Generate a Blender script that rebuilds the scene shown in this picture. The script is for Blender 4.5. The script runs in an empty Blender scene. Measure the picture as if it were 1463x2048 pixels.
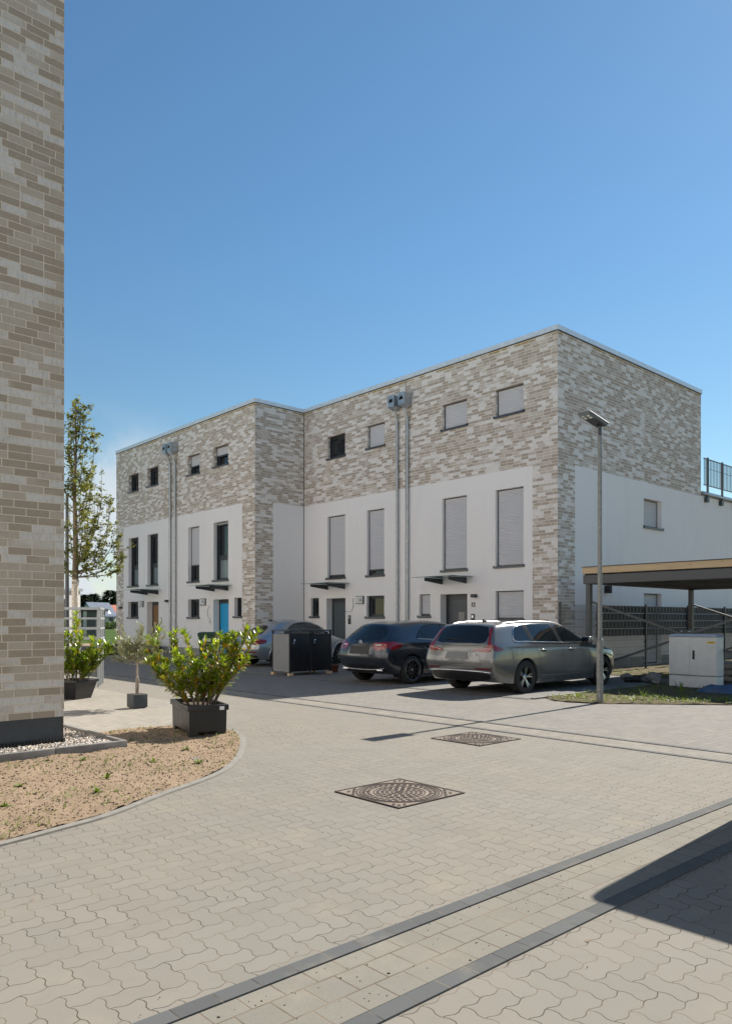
import bpy, bmesh, math, random
from mathutils import Vector, Matrix, noise
from mathutils.bvhtree import BVHTree
R = math.radians
random.seed(7)
scene = bpy.context.scene
COL = scene.collection

# ------------------------------------------------------------------ camera
cam_d = bpy.data.cameras.new('camera')
cam = bpy.data.objects.new('camera', cam_d)
COL.objects.link(cam)
cam.location = (0, 0, 1.47)
cam.rotation_euler = (R(90), 0, R(-42.2336))
cam_d.sensor_fit = 'HORIZONTAL'
cam_d.sensor_width = 36.0
cam_d.lens = 36.0 * 1518.65 / 1463.0
cam_d.shift_y = (1239.73 - 1024.0) / 1463.0
cam_d.clip_start = 0.05
cam_d.clip_end = 3000
scene.camera = cam

# ------------------------------------------------------------------ light
SUN_EL, SUN_AZ = 43.5, 3.3        # azimuth from +X towards +Y
world = bpy.data.worlds.new('World')
scene.world = world
world.use_nodes = True
wt = world.node_tree
bg = wt.nodes['Background']
sky = wt.nodes.new('ShaderNodeTexSky')
sky.sky_type = 'NISHITA'
sky.sun_disc = False
sky.sun_elevation = R(SUN_EL)
sky.sun_rotation = R(90 - SUN_AZ)
sky.altitude = 60
sky.air_density = 1.0
sky.dust_density = 0.1
sky.ozone_density = 2.2
hsv = wt.nodes.new('ShaderNodeHueSaturation')
hsv.inputs['Saturation'].default_value = 1.12
wt.links.new(sky.outputs[0], hsv.inputs['Color'])
# a low bank of pale cloud in one part of the sky
tc = wt.nodes.new('ShaderNodeTexCoord')
dp = wt.nodes.new('ShaderNodeVectorMath'); dp.operation = 'DOT_PRODUCT'
cd = Vector((math.cos(R(66.5)), math.sin(R(66.5)), 0.05)).normalized()
dp.inputs[1].default_value = cd
wt.links.new(tc.outputs['Generated'], dp.inputs[0])
mr = wt.nodes.new('ShaderNodeMapRange'); mr.interpolation_type = 'SMOOTHSTEP'
mr.inputs['From Min'].default_value = math.cos(R(13)); mr.inputs['From Max'].default_value = math.cos(R(2.0))
wt.links.new(dp.outputs['Value'], mr.inputs['Value'])
nz = wt.nodes.new('ShaderNodeTexNoise'); nz.inputs['Scale'].default_value = 14; nz.inputs['Detail'].default_value = 5
wt.links.new(tc.outputs['Generated'], nz.inputs['Vector'])
mr2 = wt.nodes.new('ShaderNodeMapRange'); mr2.interpolation_type = 'SMOOTHSTEP'
mr2.inputs['From Min'].default_value = 0.30; mr2.inputs['From Max'].default_value = 0.60
wt.links.new(nz.outputs['Fac'], mr2.inputs['Value'])
mu = wt.nodes.new('ShaderNodeMath'); mu.operation = 'MULTIPLY'
wt.links.new(mr.outputs[0], mu.inputs[0]); wt.links.new(mr2.outputs[0], mu.inputs[1])
mx = wt.nodes.new('ShaderNodeMix'); mx.data_type = 'RGBA'
wt.links.new(mu.outputs[0], mx.inputs['Factor'])
tint = wt.nodes.new('ShaderNodeMix'); tint.data_type = 'RGBA'; tint.blend_type = 'MULTIPLY'; tint.inputs['Factor'].default_value = 1
tint.inputs['B'].default_value = (.86, .975, .925, 1)
wt.links.new(hsv.outputs[0], tint.inputs['A'])
sz = wt.nodes.new('ShaderNodeSeparateXYZ'); wt.links.new(tc.outputs['Generated'], sz.inputs[0])
hz = wt.nodes.new('ShaderNodeMapRange'); hz.inputs['From Min'].default_value = 0.42; hz.inputs['From Max'].default_value = 0.02
wt.links.new(sz.outputs[2], hz.inputs['Value'])
tint2 = wt.nodes.new('ShaderNodeMix'); tint2.data_type = 'RGBA'; tint2.blend_type = 'MULTIPLY'; tint2.inputs['B'].default_value = (1.05, .92, .80, 1)
wt.links.new(hz.outputs[0], tint2.inputs['Factor']); wt.links.new(tint.outputs['Result'], tint2.inputs['A']); wt.links.new(tint2.outputs['Result'], mx.inputs['A'])
mx.inputs['B'].default_value = (5.2, 5.6, 6.0, 1)
wt.links.new(mx.outputs['Result'], bg.inputs['Color'])
bg.inputs['Strength'].default_value = 0.077

sun_d = bpy.data.lights.new('sun', 'SUN')
sun_d.energy = 5.0
sun_d.angle = R(0.5)
sun_d.color = (1.0, 0.945, 0.85)
sun = bpy.data.objects.new('sun', sun_d)
COL.objects.link(sun)
SD = Vector((math.cos(R(SUN_EL)) * math.cos(R(SUN_AZ)), math.cos(R(SUN_EL)) * math.sin(R(SUN_AZ)), math.sin(R(SUN_EL))))
sun.rotation_euler = SD.to_track_quat('Z', 'Y').to_euler()
sun.location = SD * 60

vs = scene.view_settings
vs.view_transform = 'Standard'
vs.look = 'None'
vs.exposure = 0.85
vs.gamma = 1.0
vs.use_curve_mapping = False

# ------------------------------------------------------------------ helpers
MATS = {}
class NT:
    def __init__(s, name):
        s.m = bpy.data.materials.new(name); s.m.use_nodes = True
        s.t = s.m.node_tree; s.b = s.t.nodes['Principled BSDF']
        MATS[name] = s.m
    def n(s, t, **kw):
        nd = s.t.nodes.new(t)
        for k, v in kw.items():
            if k.startswith('i_'):
                key = k[2:].replace('_', ' ')
                key = int(key) if key.isdigit() else key
                nd.inputs[key].default_value = v
            else:
                setattr(nd, k, v)
        return nd
    def l(s, a, b): s.t.links.new(a, b)
    def math(s, op, a, b=None, c=None):
        nd = s.t.nodes.new('ShaderNodeMath'); nd.operation = op
        for i, v in enumerate((a, b, c)):
            if v is None: continue
            if isinstance(v, (int, float)): nd.inputs[i].default_value = v
            else: s.l(v, nd.inputs[i])
        return nd.outputs[0]
    def pos(s):
        g = s.n('ShaderNodeNewGeometry'); return g.outputs['Position']
    def noise(s, vec, scale, detail=4, rough=.55, dist=0):
        nd = s.n('ShaderNodeTexNoise'); nd.inputs['Scale'].default_value = scale
        nd.inputs['Detail'].default_value = detail; nd.inputs['Roughness'].default_value = rough
        nd.inputs['Distortion'].default_value = dist
        if vec is not None: s.l(vec, nd.inputs['Vector'])
        return nd.outputs['Fac']
    def ramp(s, fac, stops, interp='LINEAR'):
        r = s.n('ShaderNodeValToRGB'); r.color_ramp.interpolation = interp
        e = r.color_ramp.elements
        while len(e) > 1: e.remove(e[-1])
        e[0].position = stops[0][0]; e[0].color = (*stops[0][1], 1)
        for p, c in stops[1:]:
            x = e.new(p); x.color = (*c, 1)
        s.l(fac, r.inputs[0]); return r.outputs[0]
    def mix(s, fac, a, b, mode='MIX'):
        m = s.n('ShaderNodeMix', data_type='RGBA', blend_type=mode)
        for key, v in (('Factor', fac), ('A', a), ('B', b)):
            if isinstance(v, (int, float)): m.inputs[key].default_value = v
            elif isinstance(v, tuple): m.inputs[key].default_value = (*v, 1) if len(v) == 3 else v
            else: s.l(v, m.inputs[key])
        return m.outputs['Result']
    def rng(s, v, a, b, c=0, d=1, smooth=True):
        m = s.n('ShaderNodeMapRange')
        if smooth: m.interpolation_type = 'SMOOTHSTEP'
        m.inputs['From Min'].default_value = a; m.inputs['From Max'].default_value = b
        m.inputs['To Min'].default_value = c; m.inputs['To Max'].default_value = d
        s.l(v, m.inputs['Value']); return m.outputs[0]
    def bump(s, h, strength=.3, dist=.01, prev=None):
        b = s.n('ShaderNodeBump'); b.inputs['Strength'].default_value = strength; b.inputs['Distance'].default_value = dist
        s.l(h, b.inputs['Height'])
        if prev is not None: s.l(prev, b.inputs['Normal'])
        return b.outputs[0]
    def comb(s, x, y, z=0.0):
        c = s.n('ShaderNodeCombineXYZ')
        for i, v in enumerate((x, y, z)):
            if isinstance(v, (int, float)): c.inputs[i].default_value = v
            else: s.l(v, c.inputs[i])
        return c.outputs[0]
    def sep(s, v):
        c = s.n('ShaderNodeSeparateXYZ'); s.l(v, c.inputs[0]); return c.outputs
    def set(s, **kw):
        for k, v in kw.items():
            key = {'col': 'Base Color', 'rough': 'Roughness', 'metal': 'Metallic', 'nor': 'Normal', 'spec': 'Specular IOR Level',
                   'coat': 'Coat Weight', 'coatr': 'Coat Roughness', 'trans': 'Transmission Weight', 'alpha': 'Alpha', 'ior': 'IOR',
                   'sheen': 'Sheen Weight'}[k]
            if isinstance(v, tuple): s.b.inputs[key].default_value = (*v, 1)
            elif isinstance(v, (int, float)): s.b.inputs[key].default_value = v
            else: s.l(v, s.b.inputs[key])
        return s.m

def simple(name, col, rough=.6, metal=0, vary=.12, scale=6, bump=0, bscale=60, bdist=.002, **kw):
    t = NT(name); p = t.n('ShaderNodeTexCoord').outputs['Object']
    f = t.noise(p, scale, 5, .6)
    lo = tuple(c * (1 - vary) for c in col); hi = tuple(min(1, c * (1 + vary)) for c in col)
    c = t.ramp(f, [(.3, lo), (.7, hi)])
    t.set(col=c, metal=metal, **kw)
    t.set(rough=t.rng(f, .25, .75, max(0, rough - .06), min(1, rough + .06)))
    if bump: t.set(nor=t.bump(t.noise(p, bscale, 3), bump, bdist))
    return t.m

class MB:
    """collects faces in world coordinates and links them as one mesh object"""
    def __init__(s): s.v = []; s.f = []; s.m = []; s.sm = []
    def face(s, pts, mi=0, smooth=False):
        b = len(s.v); s.v += [tuple(p) for p in pts]; s.f.append(tuple(range(b, b + len(pts)))); s.m.append(mi); s.sm.append(smooth); return s
    def mesh(s, vs, fs, mi=0, smooth=False, M=None):
        b = len(s.v)
        s.v += [tuple(M @ Vector(p)) if M else tuple(p) for p in vs]
        for f in fs: s.f.append(tuple(b + i for i in f)); s.m.append(mi); s.sm.append(smooth)
        return s
    def box(s, x0, x1, y0, y1, z0, z1, mi=0, M=None):
        if x0 > x1: x0, x1 = x1, x0
        if y0 > y1: y0, y1 = y1, y0
        if z0 > z1: z0, z1 = z1, z0
        vs = [(x, y, z) for x in (x0, x1) for y in (y0, y1) for z in (z0, z1)]
        fs = [(0, 1, 3, 2), (4, 6, 7, 5), (0, 4, 5, 1), (2, 3, 7, 6), (0, 2, 6, 4), (1, 5, 7, 3)]
        return s.mesh(vs, fs, mi, False, M)
    def bbox(s, x0, x1, y0, y1, z0, z1, bev=.01, mi=0, M=None, seg=2):
        bm = bmesh.new(); bmesh.ops.create_cube(bm, size=1)
        for v in bm.verts:
            v.co = Vector(((x0 + x1) / 2 + v.co.x * (x1 - x0), (y0 + y1) / 2 + v.co.y * (y1 - y0), (z0 + z1) / 2 + v.co.z * (z1 - z0)))
        bmesh.ops.bevel(bm, geom=bm.edges[:], offset=bev, segments=seg, affect='EDGES', profile=.6)
        bm.verts.index_update()
        s.mesh([v.co[:] for v in bm.verts], [[v.index for v in f.verts] for f in bm.faces], mi, seg > 1, M)
        bm.free(); return s
    def bar(s, p0, p1, w, h, mi=0, up=(0, 0, 1)):
        p0 = Vector(p0); p1 = Vector(p1); d = (p1 - p0); L = d.length; d.normalize()
        u = Vector(up)
        if abs(d.dot(u)) > .99: u = Vector((1, 0, 0))
        x = d.cross(u).normalized(); z = x.cross(d)
        M = Matrix((x, d, z)).transposed().to_4x4(); M.translation = p0
        return s.box(-w / 2, w / 2, 0, L, -h / 2, h / 2, mi, M)
    def tube(s, pts, r, n=10, mi=0, cap=True, smooth=True):
        pts = [Vector(p) for p in pts]
        rs = r if isinstance(r, (list, tuple)) else [r] * len(pts)
        vs = []; fs = []; prev = None
        for i, p in enumerate(pts):
            d = (pts[min(i + 1, len(pts) - 1)] - pts[max(i - 1, 0)])
            if d.length < 1e-9: d = Vector((0, 0, 1))
            d.normalize()
            if prev is None:
                a = Vector((0, 0, 1)) if abs(d.z) < .9 else Vector((1, 0, 0))
                x = d.cross(a).normalized()
            else:
                x = (prev - d * prev.dot(d))
                x = x.normalized() if x.length > 1e-6 else d.orthogonal().normalized()
            prev = x; y = d.cross(x)
            for k in range(n):
                a = 2 * math.pi * k / n
                vs.append(p + (x * math.cos(a) + y * math.sin(a)) * rs[i])
        for i in range(len(pts) - 1):
            for k in range(n):
                k2 = (k + 1) % n
                fs.append((i * n + k, i * n + k2, (i + 1) * n + k2, (i + 1) * n + k))
        s.mesh(vs, fs, mi, smooth)
        if cap:
            s.mesh([vs[k] for k in range(n)], [tuple(range(n))[::-1]], mi)
            s.mesh([vs[(len(pts) - 1) * n + k] for k in range(n)], [tuple(range(n))], mi)
        return s
    def lathe(s, prof, n=24, mi=0, M=None, smooth=True):
        """prof: (radius, height) pairs round local Z"""
        vs = []; fs = []
        for (r, h) in prof:
            for k in range(n):
                a = 2 * math.pi * k / n
                vs.append((r * math.cos(a), r * math.sin(a), h))
        for i in range(len(prof) - 1):
            for k in range(n):
                k2 = (k + 1) % n
                fs.append((i * n + k, i * n + k2, (i + 1) * n + k2, (i + 1) * n + k))
        return s.mesh(vs, fs, mi, smooth, M)
    def build(s, name, mats, parent=None, loc=None):
        me = bpy.data.meshes.new(name)
        if parent is not None:
            O = ORIG[parent.name]
        else:
            O = Vector(loc) if loc is not None else Vector((0, 0, 0))
        me.from_pydata([(x - O[0], y - O[1], z - O[2]) for x, y, z in s.v], [], s.f)
        if not isinstance(mats, (list, tuple)): mats = [mats]
        for m in mats: me.materials.append(MATS[m] if isinstance(m, str) else m)
        me.polygons.foreach_set('material_index', s.m)
        me.polygons.foreach_set('use_smooth', s.sm)
        me.update()
        ob = bpy.data.objects.new(name, me); COL.objects.link(ob)
        if parent is not None: ob.parent = parent
        else: ob.location = O
        ORIG[ob.name] = O
        return ob
ORIG = {}
def tag(o, label, cat, group=None, kind=None):
    if label: o['label'] = label
    if cat: o['category'] = cat
    if group: o['group'] = group
    if kind: o['kind'] = kind
    return o
def thing(name, loc, label, cat, group=None):
    o = bpy.data.objects.new(name, None); COL.objects.link(o); o.location = loc; o.empty_display_size = .2
    ORIG[o.name] = Vector(loc)
    return tag(o, label, cat, group)
def struct(o): o['kind'] = 'structure'; return o
def copy_tree(o, loc, parent=None):
    c = o.copy(); COL.objects.link(c)
    if parent is None: c.location = loc
    else: c.parent = parent
    ORIG[c.name] = Vector(loc)
    for ch in list(o.children): copy_tree(ch, loc, c)
    return c
def clean(ob, dist=1e-4):
    bm = bmesh.new(); bm.from_mesh(ob.data); bmesh.ops.remove_doubles(bm, verts=bm.verts, dist=dist)
    bmesh.ops.recalc_face_normals(bm, faces=bm.faces); bm.to_mesh(ob.data); bm.free(); return ob
def poly_cells(pts, step):
    """polygon (2d) cut into cells: verts, faces"""
    bm = bmesh.new()
    f = bm.faces.new([bm.verts.new((p[0], p[1], 0)) for p in pts])
    xs = [p[0] for p in pts]; ys = [p[1] for p in pts]
    for a, lo, hi in ((0, min(xs), max(xs)), (1, min(ys), max(ys))):
        k = math.ceil(lo / step + 1e-6)
        while k * step < hi - 1e-6:
            co = [0, 0, 0]; co[a] = k * step; no = [0, 0, 0]; no[a] = 1
            bmesh.ops.bisect_plane(bm, geom=bm.verts[:] + bm.edges[:] + bm.faces[:], plane_co=co, plane_no=no, dist=1e-6)
            k += 1
    bmesh.ops.triangulate(bm, faces=[f for f in bm.faces if len(f.verts) > 4])
    bm.verts.index_update()
    vs = [(v.co.x, v.co.y) for v in bm.verts]; fs = [[v.index for v in f.verts] for f in bm.faces]
    bm.free(); return vs, fs
def smooth_pts(pts, n=6, closed=True):
    """Catmull-Rom through the points"""
    out = []; N = len(pts)
    for i in range(N if closed else N - 1):
        g = lambda k: Vector(pts[k % N]) if closed else Vector(pts[max(0, min(N - 1, k))])
        p0, p1, p2, p3 = g(i - 1), g(i), g(i + 1), g(i + 2)
        for j in range(n):
            t = j / n
            out.append(.5 * ((2 * p1) + (p2 - p0) * t + (2 * p0 - 5 * p1 + 4 * p2 - p3) * t * t + (3 * p1 - p0 - 3 * p2 + p3) * t ** 3))
    if not closed: out.append(Vector(pts[-1]))
    return out
def text_mesh(txt, size, M, name, mat, parent, depth=.004, font_scale_x=1.0):
    cu = bpy.data.curves.new('tmp', 'FONT'); cu.body = txt; cu.size = size; cu.extrude = depth; cu.align_x = 'CENTER'
    ob = bpy.data.objects.new('tmp', cu); COL.objects.link(ob)
    dg = bpy.context.evaluated_depsgraph_get(); dg.update()
    me = bpy.data.meshes.new_from_object(ob.evaluated_get(dg))
    vs = [v.co.copy() for v in me.vertices]; fs = [tuple(p.vertices) for p in me.polygons]
    bpy.data.objects.remove(ob); bpy.data.curves.remove(cu); bpy.data.meshes.remove(me)
    mb = MB(); mb.mesh([Vector((v.x * font_scale_x, v.y, v.z)) for v in vs], fs, 0, False, M)
    return mb.build(name, mat, parent)
def wallM(x, y, z):
    """text / plate frame on a wall that faces -X: local x -> -Y, local y -> +Z, local z -> -X"""
    M = Matrix(((0, 0, -1), (-1, 0, 0), (0, 1, 0))).to_4x4(); M.translation = Vector((x, y, z)); return M
# ------------------------------------------------------------------ materials
def brick_mat(name, dark, mid, light, mortar, bl=.2565, rh=.0875, bump=.5, top=None):
    t = NT(name)
    g = t.n('ShaderNodeNewGeometry')
    p = t.sep(g.outputs['Position']); nn = t.sep(g.outputs['True Normal'])
    isx = t.math('GREATER_THAN', t.math('ABSOLUTE', nn[0]), .5)
    u = t.math('ADD', t.math('MULTIPLY', p[1], isx), t.math('MULTIPLY', p[0], t.math('SUBTRACT', 1, isx)))
    row = t.math('FLOOR', t.math('DIVIDE', p[2], rh))
    wn = t.n('ShaderNodeTexWhiteNoise', noise_dimensions='1D'); t.l(row, wn.inputs['W'])
    # quarter-brick shifts in some courses, as in a wild bond
    sh = t.math('MULTIPLY', t.math('FLOOR', t.math('MULTIPLY', wn.outputs['Value'], 2.6)), bl * .25)
    vec = t.comb(t.math('ADD', u, sh), p[2], 0)
    b = t.n('ShaderNodeTexBrick', offset=.5, offset_frequency=2, squash=1, squash_frequency=2)
    t.l(vec, b.inputs['Vector'])
    b.inputs['Color1'].default_value = (0, 0, 0, 1); b.inputs['Color2'].default_value = (1, 1, 1, 1); b.inputs['Mortar'].default_value = (.5, .5, .5, 1)
    b.inputs['Scale'].default_value = 1; b.inputs['Mortar Size'].default_value = .0058; b.inputs['Mortar Smooth'].default_value = .25
    b.inputs['Bias'].default_value = 0; b.inputs['Brick Width'].default_value = bl; b.inputs['Row Height'].default_value = rh
    # patches of lighter and darker bricks
    big = t.noise(t.comb(t.math('MULTIPLY', u, 1.3), t.math('MULTIPLY', p[2], 2.2), 0), 1.6, 2, .5)
    v = t.math('ADD', t.math('SUBTRACT', t.math('MULTIPLY', b.outputs['Color'], .96), .055), t.math('MULTIPLY', t.math('SUBTRACT', big, .5), .45))
    c = t.ramp(v, [(0, dark), (.27, tuple(x * 1.06 for x in dark)), (.34, mid), (.58, tuple(x * 1.05 for x in mid)), (.68, light), (1, tuple(min(1, x * 1.08) for x in light))])
    # vertical streaks and chalky stains inside the light bricks
    st = t.noise(t.comb(t.math('MULTIPLY', u, 38), t.math('MULTIPLY', p[2], 9), 0), 1.0, 4, .65)
    st2 = t.noise(g.outputs['Position'], 55, 4, .7)
    amt = t.math('MULTIPLY', t.rng(v, .3, .6), .42)
    c = t.mix(t.math('MULTIPLY', t.rng(st, .48, .66), amt), c, tuple(x * .72 for x in mid))
    c = t.mix(t.math('MULTIPLY', t.rng(st2, .5, .8), .35), c, tuple(min(1, x * 1.1) for x in light))
    if top:
        c = t.mix(t.math('MULTIPLY', t.math('GREATER_THAN', p[2], top), t.rng(t.noise(g.outputs['Position'], 3, 2), .35, .6)), c, (.42, .29, .13))
    c = t.mix(b.outputs['Fac'], c, mortar)
    h = t.math('ADD', t.math('MULTIPLY', t.math('SUBTRACT', 1, b.outputs['Fac']), 1.0), t.math('MULTIPLY', st2, .45))
    t.set(col=c, rough=.86, spec=.25, nor=t.bump(h, bump, .006))
    return t.m
brick_mat('brick', (.445, .365, .295), (.59, .515, .44), (.80, .755, .715), (.90, .80, .68), top=9.48)
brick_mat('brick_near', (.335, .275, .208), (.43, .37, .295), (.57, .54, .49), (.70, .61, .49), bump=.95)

def plaster(name, col):
    t = NT(name); p = t.pos()
    f = t.noise(p, .35, 4, .6); g = t.noise(p, 260, 2, .7)
    s = t.sep(p); w = t.noise(t.comb(t.math('MULTIPLY', s[0], 2.5), t.math('MULTIPLY', s[1], 2.5), t.math('MULTIPLY', s[2], .5)), 1, 4, .6)
    c = t.ramp(f, [(.3, tuple(x * .965 for x in col)), (.7, col)])
    c = t.mix(t.math('MULTIPLY', t.rng(w, .50, .75), .16), c, tuple(x * .78 for x in col))
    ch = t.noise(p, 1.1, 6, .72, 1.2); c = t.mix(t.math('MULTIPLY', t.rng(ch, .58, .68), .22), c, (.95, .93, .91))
    low = t.math('MULTIPLY', t.rng(s[2], .30, .75, 1, 0), t.rng(t.noise(p, 5, 5, .7), .35, .7)); c = t.mix(t.math('MULTIPLY', low, .35), c, (.48, .43, .36))
    t.set(col=c, rough=.92, spec=.2, nor=t.bump(g, .35, .0025)); return t.m
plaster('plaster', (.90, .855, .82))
plaster('plinth', (.30, .295, .28))

def herring(t, x, y, W, P, tone, joint, var):
    """right-angled herringbone of 2:1 stones on a W lattice"""
    u = t.math('DIVIDE', x, W); v = t.math('DIVIDE', y, W)
    i = t.math('FLOOR', u); j = t.math('FLOOR', v); fx = t.math('SUBTRACT', u, i); fy = t.math('SUBTRACT', v, j)
    m = t.math('FLOORED_MODULO', t.math('ADD', i, j), 4)
    eq = lambda k: t.math('COMPARE', m, float(k), .1)
    m0, m1, m2, m3 = eq(0), eq(1), eq(2), eq(3)
    dl = t.math('ADD', fx, m1); dr = t.math('ADD', t.math('SUBTRACT', 1, fx), m0)
    db = t.math('ADD', fy, m3); dt = t.math('ADD', t.math('SUBTRACT', 1, fy), m2)
    d = t.math('MULTIPLY', t.math('MINIMUM', t.math('MINIMUM', dl, dr), t.math('MINIMUM', db, dt)), W)
    fac = t.rng(d, .0012, .0034, 1, 0)
    wn = t.n('ShaderNodeTexWhiteNoise', noise_dimensions='2D')
    t.l(t.comb(t.math('SUBTRACT', i, m1), t.math('SUBTRACT', j, m3), 0), wn.inputs['Vector'])
    return paver_finish(t, wn.outputs['Value'], fac, P, tone, joint, var)
def paver(name, kind='wave', L=.225, W=.1125, tone=(.219, .202, .175), joint=(.072, .060, .048), mortar=.0026, swap=False, var=.10):
    t = NT(name); P = t.pos(); s = t.sep(P)
    along, across = (s[0], s[1]) if swap else (s[1], s[0])
    if kind == 'wave':
        # every stone edge is a shallow zig-zag
        tri = lambda v, per: t.math('SUBTRACT', t.math('MULTIPLY', t.math('PINGPONG', v, per / 2), 4 / per), 1)
        a1 = tri(t.math('ADD', along, W * .25), W)
        a1 = t.math('MAXIMUM', t.math('MINIMUM', t.math('MULTIPLY', a1, 1.9), 1), -1)
        b1 = tri(across, W)
        b1 = t.math('MAXIMUM', t.math('MINIMUM', t.math('MULTIPLY', b1, 1.6), 1), -1)
        ac = t.math('ADD', across, t.math('MULTIPLY', a1, .0078))
        al = t.math('ADD', along, t.math('MULTIPLY', b1, .0078))
    else:
        ac, al = across, along
    if kind == 'wave': return herring(t, ac, al, W, P, tone, joint, var)
    b = t.n('ShaderNodeTexBrick', offset=.5, offset_frequency=2, squash=1, squash_frequency=2)
    t.l(t.comb(al, ac, 0), b.inputs['Vector'])
    b.inputs['Color1'].default_value = (0, 0, 0, 1); b.inputs['Color2'].default_value = (1, 1, 1, 1); b.inputs['Mortar'].default_value = (.5, .5, .5, 1)
    b.inputs['Scale'].default_value = 1; b.inputs['Mortar Size'].default_value = mortar; b.inputs['Mortar Smooth'].default_value = .35
    b.inputs['Bias'].default_value = 0; b.inputs['Brick Width'].default_value = L; b.inputs['Row Height'].default_value = W
    return paver_finish(t, b.outputs['Color'], b.outputs['Fac'], P, tone, joint, var)
def paver_finish(t, v, fac, P, tone, joint, var):
    c = t.ramp(v, [(0, tuple(x * (1 - var) for x in tone)), (1, tuple(x * (1 + var) for x in tone))])
    big = t.noise(P, .55, 4, .6)
    c = t.mix(t.rng(big, .35, .7, 0, .28), c, tuple(x * y for x, y in zip(tone, (1.2, 1.13, 1.0))))
    m2 = t.noise(P, 2.3, 4, .6)
    c = t.mix(t.rng(m2, .52, .78, 0, .6), c, (.285, .25, .195))                   # brushed-in sand
    m3 = t.noise(P, .9, 5, .7, .6)
    c = t.mix(t.rng(m3, .70, .78, 0, .6), c, (.36, .245, .135))                      # rusty sand spills
    sp = t.noise(P, 320, 2, .8)
    c = t.mix(t.rng(sp, .40, .64, .38, 0), c, tuple(x * .55 for x in tone))
    c = t.mix(t.rng(sp, .60, .75, 0, .35), c, tuple(min(1, x * 1.7) for x in tone))
    md = t.noise(P, 7, 4, .65)
    c = t.mix(t.rng(md, .50, .8, 0, .30), c, tuple(x * .72 for x in tone))
    tk = t.noise(t.comb(t.math('MULTIPLY', t.sep(P)[0], 1.3), t.math('MULTIPLY', t.sep(P)[1], .16), 0), 1, 4, .6)
    c = t.mix(t.rng(tk, .52, .70, 0, .22), c, tuple(x * .70 for x in tone))
    st_ = t.noise(P, 1.7, 3, .5, .4); c = t.mix(t.rng(st_, .70, .78, 0, .35), c, tuple(x * .6 for x in tone))
    # joints: some sharp and dark, others filled with sand
    jn = t.noise(P, 3.1, 3, .6)
    jc = t.mix(t.rng(jn, .40, .60), joint, (.19, .155, .118))
    c = t.mix(fac, c, jc)
    h = t.math('SUBTRACT', t.math('ADD', t.math('MULTIPLY', sp, .10), t.math('MULTIPLY', v, .12)), fac)
    t.set(col=c, rough=.9, spec=.22, nor=t.bump(h, .55, .005)); return t.m
paver('paver_wave', W=.1105, var=.055)
paver('paver_rect', 'rect', .21, .105, (0.274, 0.253, 0.222), (0.111, 0.092, 0.074), .004)
paver('paver_cross', 'rect', .20, .10, (0.211, 0.198, 0.181), swap=True)
paver('gutter_light', 'rect', .16, .16, (0.205, 0.192, 0.164), (0.118, 0.092, 0.068), .0045, swap=True, var=.06)
paver('gutter_dark', 'rect', .182, 1.0, (0.100, 0.104, 0.105), (0.037, 0.033, 0.030), .003, swap=True, var=.14)
paver('gutter_light_y', 'rect', .16, .16, (0.237, 0.218, 0.189), (0.104, 0.081, 0.059), .0045, var=.12)
paver('gutter_dark_y', 'rect', .182, 1.0, (0.126, 0.127, 0.126), (0.037, 0.033, 0.030), .003, var=.14)

def ground_mat(name, a, b, c3, scale=1.0, bumpd=.02):
    t = NT(name); P = t.pos()
    f = t.noise(P, 1.3 * scale, 6, .65); g = t.noise(P, 22 * scale, 5, .7); h = t.noise(P, 140 * scale, 3, .7)
    c = t.ramp(f, [(.3, a), (.7, b)])
    c = t.mix(t.rng(g, .50, .68, 0, .8), c, c3)
    c = t.mix(t.rng(h, .55, .72, 0, .6), c, tuple(x * .45 for x in c3))
    t.set(col=c, rough=.97, spec=.1, nor=t.bump(t.math('ADD', g, t.math('MULTIPLY', h, .4)), .8, bumpd)); return t.m
ground_mat('sandy_soil', (0.326, 0.240, 0.167), (0.266, 0.196, 0.133), (0.185, 0.133, 0.089))
ground_mat('dark_soil', (0.148, 0.111, 0.074), (0.100, 0.089, 0.052), (0.074, 0.081, 0.033))
ground_mat('meadow', (0.063, 0.111, 0.022), (0.089, 0.141, 0.033), (0.044, 0.074, 0.015), .3, .08)
ground_mat('sand_strip', (0.296, 0.215, 0.148), (0.244, 0.178, 0.118), (0.185, 0.148, 0.096), .5)
ground_mat('concrete_slab', (0.222, 0.215, 0.204), (0.185, 0.178, 0.167), (0.163, 0.155, 0.148), 1.5, .002)
ground_mat('far_ground', (.115, .108, .095), (.14, .13, .112), (.095, .09, .075), .05, .1)

simple('anthracite', (.045, .05, .056), .42, vary=.15)
simple('anthracite_matt', (.05, .055, .06), .65, vary=.2, bump=.2, bscale=200)
simple('black_plastic', (.012, .012, .013), .42, vary=.3, bump=.15, bscale=300)
simple('soft_black', (.016, .016, .017), .7, vary=.3)
simple('seam_black', (.01, .01, .01), .8)
simple('shutter', (.63, .62, .635), .5, vary=.01)
simple('sill_metal', (.075, .082, .095), .35, .3, vary=.15)
simple('zinc', (.42, .45, .48), .36, .7, vary=.22, scale=9)
simple('zinc_dull', (.44, .45, .455), .42, .65, vary=.25, scale=14, bump=.3, bscale=40)
simple('galvanised', (.235, .235, .225), .5, .5, vary=.3, scale=25, bump=.3, bscale=120)
simple('galvanised_light', (.38, .39, .40), .5, .3, vary=.15, scale=25)
simple('coping', (.74, .77, .80), .35, .25, vary=.08)
simple('concrete', (.20, .187, .165), .9, vary=.18, scale=9, bump=.4, bscale=90)
simple('concrete_dark', (.17, .16, .15), .9, vary=.2, scale=9, bump=.5, bscale=90)
simple('white_paint', (.78, .78, .76), .5, vary=.04)
simple('label_white', (.72, .71, .68), .5, vary=.04)
simple('label_yellow', (.75, .55, .04), .5, vary=.06)
simple('door_blue', (.012, .34, .66), .35, vary=.05)
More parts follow.
